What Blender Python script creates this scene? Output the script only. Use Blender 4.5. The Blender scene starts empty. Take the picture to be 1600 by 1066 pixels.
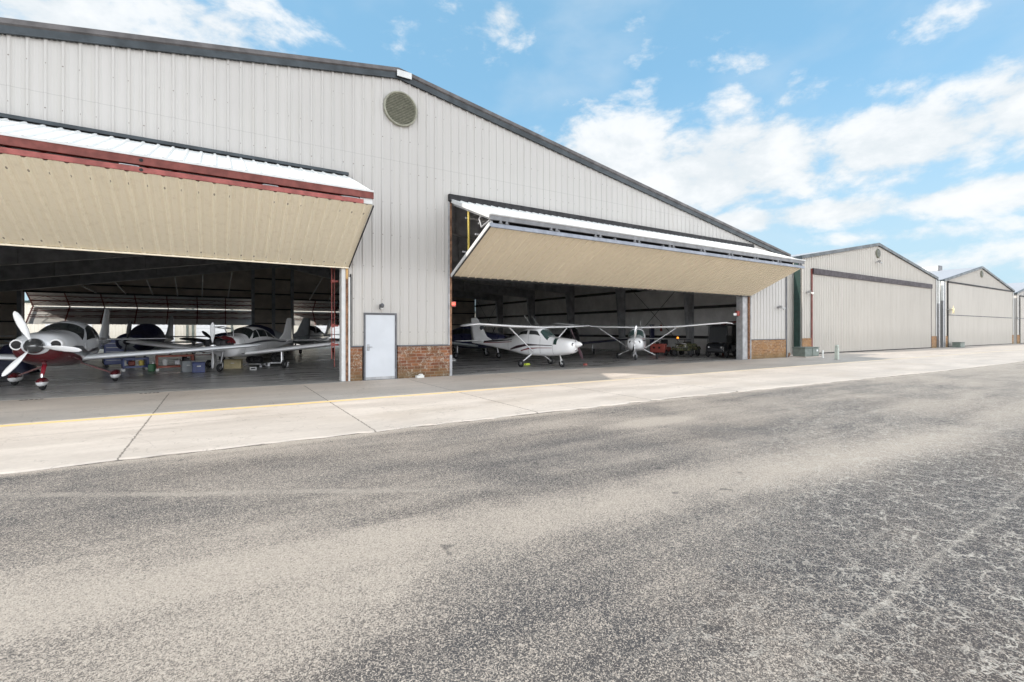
import bpy, math, random
from math import sin, cos, pi, radians as R
random.seed(7)
S = bpy.context.scene
COL = S.collection

# ------------------------------------------------------------------ camera
cam = bpy.data.objects.new('camera', bpy.data.cameras.new('camera'))
COL.objects.link(cam)
cam.data.sensor_width = 36.0
cam.data.lens = 36.0 * 739.0 / 1600.0
cam.data.shift_y = -16.0 / 1600.0
cam.data.clip_start = 0.05
cam.data.clip_end = 5000
cam.location = (0.0, -15.153, 1.59)
cam.rotation_euler = (R(90), 0, -R(90 - 58.116))
S.camera = cam

# ------------------------------------------------------------------ sky, sun, exposure
SUN = (-1.417, 0.215, 1.0)                      # towards the sun
sun_el = math.atan2(1.0, math.hypot(SUN[0], SUN[1]))
sun_az = math.atan2(SUN[0], SUN[1])             # from +Y clockwise
S.view_settings.view_transform = 'Standard'
S.view_settings.look = 'None'
S.view_settings.exposure = 1.0
S.view_settings.gamma = 1.0
S.view_settings.use_curve_mapping = False
S.cycles.diffuse_bounces = 7
W = bpy.data.worlds.new('World'); S.world = W
W.use_nodes = True
nt = W.node_tree; nt.nodes.clear()
def N(nt, t, **kw):
    n = nt.nodes.new(t)
    for k, v in kw.items(): setattr(n, k, v)
    return n
def put(nt, sock, v):
    if hasattr(v, 'is_output') or isinstance(v, bpy.types.NodeSocket): nt.links.new(v, sock)
    else: sock.default_value = v
def M(nt, op, a, b=0.0, c=None, clamp=False):
    n = N(nt, 'ShaderNodeMath', operation=op); n.use_clamp = clamp
    put(nt, n.inputs[0], a); put(nt, n.inputs[1], b)
    if c is not None: put(nt, n.inputs[2], c)
    return n.outputs[0]
def smooth(nt, v, a, b, lo=0.0, hi=1.0):
    n = N(nt, 'ShaderNodeMapRange', interpolation_type='SMOOTHSTEP')
    put(nt, n.inputs['Value'], v)
    n.inputs['From Min'].default_value = a; n.inputs['From Max'].default_value = b
    n.inputs['To Min'].default_value = lo; n.inputs['To Max'].default_value = hi
    return n.outputs[0]
def mixc(nt, f, a, b, blend='MIX'):
    n = N(nt, 'ShaderNodeMix', data_type='RGBA', blend_type=blend)
    put(nt, n.inputs[0], f)
    for s, v in ((n.inputs[6], a), (n.inputs[7], b)):
        if isinstance(v, tuple): s.default_value = (v[0], v[1], v[2], 1)
        else: put(nt, s, v)
    return n.outputs[2]
SKY_STRENGTH = 0.15
sky = N(nt, 'ShaderNodeTexSky', sky_type='NISHITA')
sky.sun_disc = False
sky.sun_elevation = sun_el; sky.sun_rotation = sun_az
sky.air_density = 1.0; sky.dust_density = 1.2; sky.ozone_density = 1.5; sky.altitude = 0
tc = N(nt, 'ShaderNodeTexCoord')
sep = N(nt, 'ShaderNodeSeparateXYZ'); nt.links.new(tc.outputs['Generated'], sep.inputs[0])
az = M(nt, 'ARCTAN2', sep.outputs[0], sep.outputs[1])
el = M(nt, 'ARCSINE', sep.outputs[2])
# cloud cover: soft ellipses (azimuth, elevation, half widths, weight) broken up by noise
blobs = [(-.02, .50, .22, .08, .95), (-.22, .45, .22, .09, 1.2), (-.9, .5, .5, .2, 1.0), (.49, .64, .13, .06, .72), (.545, .585, .07, .05, .86),
         (.68, .385, .10, .06, .8), (.78, .335, .17, .085, 1.4), (.97, .30, .26, .095, 1.4), (1.00, .335, .19, .07, 1.2), (1.25, .30, .20, .07, 1.3), (1.42, .315, .14, .085, 1.35),
         (.70, .440, .12, .025, .62), (1.0, .400, .08, .05, .78), (1.05, .468, .12, .028, .66), (1.09, .40, .06, .05, .7), (1.24, .372, .07, .03, .6),
         (1.0, .205, .16, .028, 1.25), (1.15, .205, .16, .028, 1.25), (1.38, .200, .18, .030, 1.35), (1.15, .245, .35, .03, .62), (1.7, .25, .3, .08, 1.0), (1.31, .455, .10, .028, .55),
         (2.4, .35, .5, .15, 1.0), (-2.2, .4, .7, .2, 1.0), (3.0, .6, .4, .2, .9), (-1.6, .2, .8, .08, 1.0), (1.25, .10, .5, .03, .7), (1.25, .155, .3, .02, .62)]
cover = None
for a0, e0, wa, we, wt in blobs:
    da = M(nt, 'MULTIPLY', M(nt, 'SUBTRACT', az, a0), 1 / wa)
    de = M(nt, 'MULTIPLY', M(nt, 'SUBTRACT', el, e0), 1 / we)
    d2 = M(nt, 'ADD', M(nt, 'MULTIPLY', da, da), M(nt, 'MULTIPLY', de, de))
    g = M(nt, 'MULTIPLY', M(nt, 'EXPONENT', M(nt, 'MULTIPLY', d2, -1.0)), wt)
    cover = g if cover is None else M(nt, 'MAXIMUM', cover, g)
mp = N(nt, 'ShaderNodeMapping'); nt.links.new(tc.outputs['Generated'], mp.inputs[0])
mp.inputs['Scale'].default_value = (1, 1, 1.9)
def noise(nt, vec, scale, detail=6, rough=.55, dist=0.0, out=0):
    n = N(nt, 'ShaderNodeTexNoise'); nt.links.new(vec, n.inputs['Vector'])
    n.inputs['Scale'].default_value = scale; n.inputs['Detail'].default_value = detail
    n.inputs['Roughness'].default_value = rough; n.inputs['Distortion'].default_value = dist
    return n.outputs[out]
n1 = noise(nt, mp.outputs[0], 7.0, 12, .60, .15)
n2 = noise(nt, mp.outputs[0], 4.0, 5, .5, .2)
dens = M(nt, 'ADD', cover, M(nt, 'MULTIPLY', M(nt, 'SUBTRACT', n1, .5), 3.3))
cl = smooth(nt, dens, .36, 1.02)
wisp = M(nt, 'MULTIPLY', smooth(nt, n2, .50, .78), .28)
cl = M(nt, 'MAXIMUM', cl, wisp)
shade = smooth(nt, n1, .38, .62)
ccol = mixc(nt, shade, (2.85, 2.98, 3.06), (3.45, 3.48, 3.5))
# added bright cloud behind the camera, never in view, to light facade and interiors
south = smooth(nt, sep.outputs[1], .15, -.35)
fill_cloud = mixc(nt, smooth(nt, el, .30, .62), (12.2, 12.4, 12.7), (4.6, 4.85, 5.1))
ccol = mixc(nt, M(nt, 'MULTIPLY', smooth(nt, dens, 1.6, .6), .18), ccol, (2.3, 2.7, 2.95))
ccol = mixc(nt, south, ccol, fill_cloud)
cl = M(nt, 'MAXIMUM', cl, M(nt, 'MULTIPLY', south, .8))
# thin haze towards the horizon and a clearer blue than the bare model gives
lift = mixc(nt, 1.0, sky.outputs[0], (.54, .76, .84), 'MULTIPLY')
lift = mixc(nt, .68, lift, (1.05, 2.05, 2.85))
hz = smooth(nt, el, .02, .50, .85, 0.0)
lift = mixc(nt, hz, lift, (2.05, 2.68, 3.02))
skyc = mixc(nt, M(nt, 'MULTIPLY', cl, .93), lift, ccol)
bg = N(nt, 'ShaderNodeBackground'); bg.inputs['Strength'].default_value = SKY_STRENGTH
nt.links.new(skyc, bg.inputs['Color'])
wo = N(nt, 'ShaderNodeOutputWorld'); nt.links.new(bg.outputs[0], wo.inputs[0])

sl = bpy.data.lights.new('sun', 'SUN'); sl.energy = 2.2; sl.angle = R(0.5); sl.color = (1.0, .93, .84)
so = bpy.data.objects.new('sun', sl); COL.objects.link(so)
from mathutils import Vector, Matrix
so.rotation_euler = Vector(SUN).to_track_quat('Z', 'Y').to_euler()
so.location = (-30, 5, 30)

# ------------------------------------------------------------------ mesh helpers
class MB:
    def __init__(s): s.v = []; s.f = []; s.m = []; s.sm = []
    def add(s, vs, fs, mi=0, sm=False):
        b = len(s.v); s.v += [tuple(p) for p in vs]
        for f in fs: s.f.append(tuple(b + i for i in f)); s.m.append(mi); s.sm.append(sm)
        return s
    def box(s, x0, x1, y0, y1, z0, z1, mi=0):
        vs = [(x, y, z) for z in (z0, z1) for y in (y0, y1) for x in (x0, x1)]
        return s.add(vs, [(0, 2, 3, 1), (4, 5, 7, 6), (0, 1, 5, 4), (2, 6, 7, 3), (0, 4, 6, 2), (1, 3, 7, 5)], mi)
    def bbox(s, x0, x1, y0, y1, z0, z1, b=.03, mi=0):   # box with chamfered edges
        def ring(z, i):
            return [(x0 + i, y0 + i * 0 + b - (b if i else 0) * 0, z)]
        rings = []
        for z, i in ((z0, b), (z0 + b, 0), (z1 - b, 0), (z1, b)):
            X0, X1, Y0, Y1 = x0 + i, x1 - i, y0 + i, y1 - i
            c = b if i == 0 else b * .6
            rings.append([(X0 + c, Y0, z), (X1 - c, Y0, z), (X1, Y0 + c, z), (X1, Y1 - c, z), (X1 - c, Y1, z), (X0 + c, Y1, z), (X0, Y1 - c, z), (X0, Y0 + c, z)])
        return s.loft(rings, mi, False, caps=True)
    def loft(s, rings, mi=0, sm=True, caps=True, closed=True):
        n = len(rings[0]); vs = [p for r in rings for p in r]; fs = []
        for i in range(len(rings) - 1):
            for j in range(n if closed else n - 1):
                k = (j + 1) % n
                fs.append((i * n + j, i * n + k, (i + 1) * n + k, (i + 1) * n + j))
        s.add(vs, fs, mi, sm)
        if caps:
            s.add(rings[0], [tuple(reversed(range(n)))], mi); s.add(rings[-1], [tuple(range(n))], mi)
        return s
    def tube(s, p, q, r, n=8, mi=0, r2=None, caps=True, flat=1.0, sm=True):
        p, q = Vector(p), Vector(q); d = (q - p)
        if d.length < 1e-6: return s
        d.normalize(); u = d.cross(Vector((0, 0, 1)))
        if u.length < .05: u = d.cross(Vector((1, 0, 0)))
        u.normalize(); w = d.cross(u); r2 = r if r2 is None else r2
        ra = []
        for c, rr in ((p, r), (q, r2)):
            ra.append([c + u * rr * cos(2 * pi * i / n) + w * rr * flat * sin(2 * pi * i / n) for i in range(n)])
        return s.loft(ra, mi, sm, caps)
    def path(s, pts, r, n=8, mi=0):
        for a, b in zip(pts, pts[1:]): s.tube(a, b, r, n, mi)
        return s
    def bar(s, p, q, w, h, mi=0, up=(0, 0, 1)):         # rectangular bar
        p, q = Vector(p), Vector(q); d = (q - p).normalized(); U = Vector(up)
        u = d.cross(U)
        if u.length < .05: u = d.cross(Vector((1, 0, 0)))
        u.normalize(); k = u.cross(d)
        ra = [[c + u * a * w / 2 + k * b * h / 2 for a, b in ((-1, -1), (1, -1), (1, 1), (-1, 1))] for c in (p, q)]
        return s.loft(ra, mi, False)
    def lathe(s, c, axis, prof, n=20, mi=0, sm=True, caps=True):   # prof: (distance along axis, radius)
        c, a = Vector(c), Vector(axis).normalized(); u = a.cross(Vector((0, 0, 1)))
        if u.length < .05: u = a.cross(Vector((0, 1, 0)))
        u.normalize(); w = a.cross(u)
        rings = [[c + a * t + (u * cos(2 * pi * i / n) + w * sin(2 * pi * i / n)) * max(r, .0005) for i in range(n)] for t, r in prof]
        return s.loft(rings, mi, sm, caps)
    def prism(s, poly, axis, a, b, mi=0):               # poly in the two other axes
        def P(t, uv):
            return (t, uv[0], uv[1]) if axis == 'x' else (uv[0], t, uv[1]) if axis == 'y' else (uv[0], uv[1], t)
        n = len(poly); A = [P(a, p) for p in poly]; B = [P(b, p) for p in poly]
        s.loft([A, B], mi, False)
        return s
    def quad(s, a, b, c, d, mi=0): return s.add([a, b, c, d], [(0, 1, 2, 3)], mi)
    def build(s, name, mats, parent=None, loc=None):
        me = bpy.data.meshes.new(name); me.from_pydata(s.v, [], s.f)
        if not isinstance(mats, (list, tuple)): mats = [mats]
        for m in mats: me.materials.append(m)
        me.polygons.foreach_set('material_index', s.m)
        me.polygons.foreach_set('use_smooth', s.sm)
        me.update()
        o = bpy.data.objects.new(name, me); COL.objects.link(o)
        if parent is not None: o.parent = parent
        if loc: o.location = loc
        return o
def thing(name, label, cat, loc=(0, 0, 0), rz=0, sc=1, group=None):
    o = bpy.data.objects.new(name, None); COL.objects.link(o)
    o.location = loc; o.rotation_euler = (0, 0, rz); o.scale = (sc, sc, sc)
    o.empty_display_size = .3
    o['label'] = label; o['category'] = cat
    if group: o['group'] = group
    return o
def tag(o, label, cat, group=None):
    o['label'] = label; o['category'] = cat
    if group: o['group'] = group
    return o
def struct(o, kind='structure'):
    o['kind'] = kind; return o

# ------------------------------------------------------------------ materials
def mat(name, col, rough=.6, metal=0.0, var=.0, vscale=3.0, bump=0.0, bscale=40.0, spec=None, coat=0.0, vcol=None, stretch=None):
    m = bpy.data.materials.new(name); m.use_nodes = True; t = m.node_tree
    b = t.nodes['Principled BSDF']
    b.inputs['Roughness'].default_value = rough; b.inputs['Metallic'].default_value = metal
    if coat: b.inputs['Coat Weight'].default_value = coat; b.inputs['Coat Roughness'].default_value = .08
    if spec is not None: b.inputs['Specular IOR Level'].default_value = spec
    tc = N(t, 'ShaderNodeTexCoord'); vec = tc.outputs['Object']
    if stretch:
        mp = N(t, 'ShaderNodeMapping'); t.links.new(vec, mp.inputs[0]); mp.inputs['Scale'].default_value = stretch; vec = mp.outputs[0]
    if var > 0:
        n = noise(t, vec, vscale, 6, .6)
        f = smooth(t, n, .32, .70)
        dk = vcol if vcol else tuple(c * (1 - var) for c in col)
        c = mixc(t, f, tuple(dk), tuple(min(1, x * (1 + var * .25)) for x in col))
        t.links.new(c, b.inputs['Base Color'])
        rr = smooth(t, n, .3, .7, min(1, rough * 1.15), rough * .85)
        t.links.new(rr, b.inputs['Roughness'])
    else:
        b.inputs['Base Color'].default_value = (*col, 1)
    if bump > 0:
        nb = noise(t, tc.outputs['Object'], bscale, 3, .6)
        bp = N(t, 'ShaderNodeBump'); bp.inputs['Strength'].default_value = bump; bp.inputs['Distance'].default_value = .02
        t.links.new(nb, bp.inputs['Height']); t.links.new(bp.outputs[0], b.inputs['Normal'])
    return m
def sheet_metal(name, col, dirt=(.45, .42, .36), amount=.35, rough=.5, metal=0.0, spots=True):
    """painted ribbed sheet: faint vertical streaks, grime, rusty screw heads"""
    m = bpy.data.materials.new(name); m.use_nodes = True; t = m.node_tree; b = t.nodes['Principled BSDF']
    b.inputs['Metallic'].default_value = metal
    tc = N(t, 'ShaderNodeTexCoord'); v = tc.outputs['Object']
    mp = N(t, 'ShaderNodeMapping'); t.links.new(v, mp.inputs[0]); mp.inputs['Scale'].default_value = (3.0, 3.0, .22)
    st = noise(t, mp.outputs[0], 2.2, 7, .65)
    big = noise(t, v, .35, 3, .5)
    f = M(t, 'MULTIPLY', smooth(t, st, .48, .78), amount, clamp=True)
    c = mixc(t, f, tuple(col), tuple(dirt))
    c = mixc(t, smooth(t, big, .35, .7, 0, .16), c, tuple(x * .8 for x in col))
    # each sheet has faded a little differently
    sx = N(t, 'ShaderNodeSeparateXYZ'); t.links.new(v, sx.inputs[0])
    idx = M(t, 'FLOOR', M(t, 'DIVIDE', sx.outputs[0], .9144))
    wn = N(t, 'ShaderNodeTexWhiteNoise', noise_dimensions='1D'); t.links.new(idx, wn.inputs['W'])
    c = mixc(t, M(t, 'MULTIPLY', wn.outputs[0], .13), c, tuple(x * .72 for x in col))
    lap = smooth(t, M(t, 'ABSOLUTE', M(t, 'SUBTRACT', sx.outputs[2], 7.15)), .012, .004)
    if spots: c = mixc(t, M(t, 'MULTIPLY', lap, .35), c, tuple(x * .45 for x in col))
    base = smooth(t, M(t, 'ADD', sx.outputs[2], M(t, 'MULTIPLY', st, -1.2)), 1.5, .2, 0, .3)
    c = mixc(t, base, c, tuple(dirt))
    if spots:
        gx = M(t, 'SUBTRACT', M(t, 'FRACT', M(t, 'DIVIDE', M(t, 'ADD', sx.outputs[0], 4.03 + .1524), .3048)), .5)
        gz = M(t, 'SUBTRACT', M(t, 'FRACT', M(t, 'DIVIDE', M(t, 'ADD', sx.outputs[2], .03 ), 1.05)), .5)
        dx = M(t, 'MULTIPLY', gx, .3048); dz = M(t, 'MULTIPLY', gz, 1.05)
        rr = M(t, 'SQRT', M(t, 'ADD', M(t, 'MULTIPLY', dx, dx), M(t, 'MULTIPLY', dz, dz)))
        cell = M(t, 'ADD', M(t, 'FLOOR', M(t, 'DIVIDE', M(t, 'ADD', sx.outputs[0], 4.03), .3048)), M(t, 'MULTIPLY', M(t, 'FLOOR', M(t, 'DIVIDE', sx.outputs[2], 1.05)), 17.3))
        w2 = N(t, 'ShaderNodeTexWhiteNoise', noise_dimensions='1D'); t.links.new(cell, w2.inputs['W'])
        on = M(t, 'GREATER_THAN', w2.outputs[0], .5)
        sp = M(t, 'MULTIPLY', M(t, 'LESS_THAN', rr, .017), on)
        c = mixc(t, M(t, 'MULTIPLY', sp, .75), c, (.12, .09, .07))
    t.links.new(c, b.inputs['Base Color'])
    t.links.new(smooth(t, st, .3, .8, rough, min(1, rough + .25)), b.inputs['Roughness'])
    bp = N(t, 'ShaderNodeBump'); bp.inputs['Strength'].default_value = .12; bp.inputs['Distance'].default_value = .03
    t.links.new(noise(t, mp.outputs[0], 1.2, 3), bp.inputs['Height']); t.links.new(bp.outputs[0], b.inputs['Normal'])
    return m
MT = {}
MT['wall'] = sheet_metal('white_painted_steel', (.52, .495, .470), (.48, .45, .39), .30)
MT['tanwall'] = sheet_metal('beige_painted_steel', (.50, .465, .42), (.34, .31, .27), .35, spots=False)
MT['leaf_a'] = sheet_metal('cream_painted_steel', (.92, .84, .67), (.50, .40, .27), .26)
MT['leaf_b'] = sheet_metal('tan_painted_steel', (.84, .73, .56), (.46, .37, .24), .25, spots=False)
MT['leaf_top'] = sheet_metal('white_canopy_steel', (.82, .81, .78), (.5, .48, .42), .2, .4)
MT['inwall'] = mat('dusty_insulation', (.80, .78, .76), .8, 0, .15, 1.2, .15, 8)
MT['backwall'] = mat('tan_inner_cladding', (.62, .55, .48), .8, 0, .25, .8)
MT['dark_steel'] = mat('dark_primer_steel', (.42, .425, .44), .6, 0, .3, 2)
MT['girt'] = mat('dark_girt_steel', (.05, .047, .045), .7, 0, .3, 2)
MT['lit_steel'] = mat('grey_flange_steel', (.5, .49, .47), .5, .2, .2, 3)  # paler grey for rafter flanges and tie rods
MT['roofdeck'] = mat('roof_underside', (.6, .6, .61), .8, 0, .3, 1)
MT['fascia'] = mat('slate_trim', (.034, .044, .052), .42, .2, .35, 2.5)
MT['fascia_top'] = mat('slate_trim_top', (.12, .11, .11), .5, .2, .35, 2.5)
MT['black'] = mat('black_rubber_strip', (.018, .016, .018), .7, 0, .3, 6)
MT['greytrim'] = mat('grey_metal_trim', (.12, .12, .13), .5, .2, .25, 3)
MT['door'] = mat('white_door_paint', (.58, .60, .635), .42, 0, .06, 1.5)
MT['red_steel'] = mat('red_oxide_steel', (.20, .040, .028), .55, 0, .35, 4, .1, 30)
MT['red_light'] = mat('faded_red_steel', (.36, .085, .07), .5, 0, .35, 5)
MT['rust_wood'] = mat('rusty_jamb', (.30, .16, .09), .8, 0, .5, 9, .3, 60, vcol=(.12, .06, .035))
MT['orange_wood'] = mat('orange_jamb', (.62, .38, .16), .7, 0, .35, 6)
MT['greypost'] = mat('galvanised_post', (.42, .42, .43), .5, .2, .25, 4)
MT['whitepaint'] = mat('white_steel_paint', (.66, .66, .65), .4, 0, .1, 4)
MT['bluegrey'] = mat('blue_grey_channel', (.28, .30, .35), .45, .2, .2, 4)
MT['boltgrey'] = mat('matt_grey_channel', (.22, .22, .23), .6, 0, .2, 4)
MT['yellow'] = mat('yellow_paint', (.62, .48, .10), .5, 0, .2, 5)
MT['vent'] = mat('olive_vent', (.21, .215, .155), .6, 0, .35, 14, vcol=(.10, .105, .07))
MT['vent_rim'] = mat('pale_vent_rim', (.34, .33, .26), .55, 0, .3, 9)
MT['rooftop'] = sheet_metal('grey_roof_sheet', (.42, .42, .44), (.3, .3, .3), .3, .5, spots=False)
MT['chrome'] = mat('polished_metal', (.62, .62, .63), .18, 1.0)
MT['steel'] = mat('plain_steel', (.42, .42, .43), .4, .8, .2, 8)
MT['rubber'] = mat('tyre_rubber', (.022, .022, .024), .75, 0, .3, 12)
MT['glass'] = mat('dark_glass', (.018, .024, .024), .06, 0, spec=.8, coat=.6)
MT['glass_green'] = mat('tinted_glass', (.05, .085, .08), .06, 0, spec=.8, coat=.6)
MT['ac_white'] = mat('gloss_white_paint', (.90, .90, .91), .22, 0, .05, 2, coat=.6)
MT['ac_silver'] = mat('pearl_silver_paint', (.74, .76, .79), .24, .15, .05, 2, coat=.7)
MT['ac_red'] = mat('burgundy_paint', (.085, .006, .010), .2, 0, .1, 3, coat=.8)
MT['ac_redgear'] = mat('red_gear_paint', (.28, .015, .03), .25, 0, .1, 4, coat=.5)
MT['ac_darkgrey'] = mat('charcoal_stripe', (.06, .065, .075), .3, 0, coat=.5)
MT['seam'] = mat('panel_seam', (.22, .22, .23), .6)
MT['ac_black'] = mat('black_stripe', (.03, .012, .018), .3, 0, coat=.3)
MT['ac_maroon'] = mat('maroon_stripe', (.20, .02, .03), .3, 0, coat=.3)
MT['navy'] = mat('navy_cover', (.012, .014, .045), .6, 0, .4, 6, .3, 18)
MT['navy_paint'] = mat('navy_paint', (.02, .022, .06), .3, 0, .2, 4, coat=.4)
MT['dark'] = mat('dark_paint', (.022, .022, .026), .45, 0, .3, 5)
MT['ac_grey'] = mat('grey_primer_paint', (.30, .32, .34), .4, 0, .2, 3)
MT['blue'] = mat('blue_cabinet_paint', (.008, .028, .15), .35, 0, .15, 3, coat=.3)
MT['orange'] = mat('orange_red_paint', (.32, .07, .035), .45, 0, .25, 5)
MT['tugred'] = mat('faded_tug_red', (.40, .085, .065), .45, 0, .25, 5)
MT['lime'] = mat('chartreuse_chock', (.66, .80, .08), .5, 0, .15, 8)
MT['boxgreen'] = mat('grey_green_enamel', (.17, .20, .175), .5, 0, .25, 3)
MT['bollard'] = mat('pale_green_post', (.50, .54, .48), .6, 0, .2, 6)
MT['pvc'] = mat('white_pipe', (.74, .74, .71), .5, 0, .15, 6)
MT['cart'] = mat('black_cart_body', (.016, .017, .020), .22, 0, .1, 3, coat=.5)
MT['clearpvc'] = mat('smoky_windscreen', (.05, .052, .055), .12, 0, spec=.6)
MT['beige'] = mat('beige_part', (.50, .42, .24), .6, 0, .2, 5)
MT['green_dark'] = mat('dark_green_trim', (.014, .045, .038), .45, 0, .3, 4)
MT['dark_brown'] = mat('brown_black_band', (.035, .022, .028), .6, 0, .2, 3)
MT['wallfar'] = sheet_metal('cream_back_building', (.84, .79, .68), (.6, .55, .45), .2, spots=False)
MT['whitefar'] = mat('white_roller_door', (.86, .87, .88), .5, 0, .08, 2)
def emit(name, col, s):
    m = bpy.data.materials.new(name); m.use_nodes = True; b = m.node_tree.nodes['Principled BSDF']
    b.inputs['Base Color'].default_value = (*col, 1); b.inputs['Emission Color'].default_value = (*col, 1); b.inputs['Emission Strength'].default_value = s
    return m
MT['em_red'] = emit('lit_red_sign', (1, .12, .08), 1.0)
MT['em_orange'] = emit('lit_amber_beacon', (1, .30, .03), 1.1)

def camo():
    m = bpy.data.materials.new('camouflage_paint'); m.use_nodes = True; t = m.node_tree; b = t.nodes['Principled BSDF']
    tc = N(t, 'ShaderNodeTexCoord'); n = noise(t, tc.outputs['Object'], 7, 3, .6, .5)
    r = N(t, 'ShaderNodeValToRGB'); t.links.new(n, r.inputs[0]); r.color_ramp.interpolation = 'CONSTANT'
    e = r.color_ramp.elements; e[0].color = (.02, .02, .015, 1); e[1].position = .45; e[1].color = (.07, .09, .035, 1)
    a = e.new(.52); a.color = (.25, .22, .13, 1); a = e.new(.58); a.color = (.05, .035, .02, 1)
    t.links.new(r.outputs[0], b.inputs['Base Color']); b.inputs['Roughness'].default_value = .5
    return m
MT['camo'] = camo()

def brick(name, cols, scale=1.0, efflo=.5):
    m = bpy.data.materials.new(name); m.use_nodes = True; t = m.node_tree; b = t.nodes['Principled BSDF']
    tc = N(t, 'ShaderNodeTexCoord'); sx = N(t, 'ShaderNodeSeparateXYZ'); t.links.new(tc.outputs['Object'], sx.inputs[0])
    cb = N(t, 'ShaderNodeCombineXYZ'); t.links.new(M(t, 'ADD', sx.outputs[0], sx.outputs[1]), cb.inputs[0]); t.links.new(sx.outputs[2], cb.inputs[1])
    wob = noise(t, tc.outputs['Object'], 5, 3, .6, 0, 1)
    v = mixc(t, .012, cb.outputs[0], wob)
    bt = N(t, 'ShaderNodeTexBrick'); t.links.new(v, bt.inputs['Vector'])
    bt.offset = .5; bt.squash = .7; bt.squash_frequency = 3
    bt.inputs['Scale'].default_value = 1.0; bt.inputs['Brick Width'].default_value = .31 * scale
    bt.inputs['Row Height'].default_value = .098 * scale; bt.inputs['Mortar Size'].default_value = .008; bt.inputs['Mortar Smooth'].default_value = .3
    bt.inputs['Color1'].default_value = (*cols[0], 1); bt.inputs['Color2'].default_value = (*cols[1], 1); bt.inputs['Mortar'].default_value = (*cols[3], 1)
    n = noise(t, tc.outputs['Object'], 2.3, 4, .6)
    c = mixc(t, smooth(t, n, .38, .62), bt.outputs[0], tuple(cols[2]), 'MIX')
    c = mixc(t, .55, c, bt.outputs[0])
    n2 = noise(t, tc.outputs['Object'], 11, 9, .8, .9)
    n3 = noise(t, tc.outputs['Object'], 1.7, 2, .5)
    ef = M(t, 'MULTIPLY', M(t, 'MULTIPLY', smooth(t, n2, .50, .60), smooth(t, n3, .35, .55)), efflo)
    c = mixc(t, ef, c, (.50, .46, .38))
    mo = M(t, 'MULTIPLY', smooth(t, M(t, 'ADD', sx.outputs[2], M(t, 'MULTIPLY', n2, .5)), .75, .25), .5)
    c = mixc(t, mo, c, (.11, .10, .045))
    t.links.new(c, b.inputs['Base Color']); b.inputs['Roughness'].default_value = .9
    bp = N(t, 'ShaderNodeBump'); bp.inputs['Strength'].default_value = .6; bp.inputs['Distance'].default_value = .015
    t.links.new(M(t, 'ADD', M(t, 'SUBTRACT', 1.0, bt.outputs[1]), M(t, 'MULTIPLY', n2, .8)), bp.inputs['Height']); t.links.new(bp.outputs[0], b.inputs['Normal'])
    return m
MT['brick'] = brick('weathered_brick', ((.13, .035, .018), (.30, .115, .05), (.15, .085, .035), (.33, .27, .21)), 1.05, .62)
MT['brick2'] = brick('ochre_brick', ((.20, .085, .03), (.36, .18, .065), (.24, .12, .045), (.36, .28, .19)), .9, .45)

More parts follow.
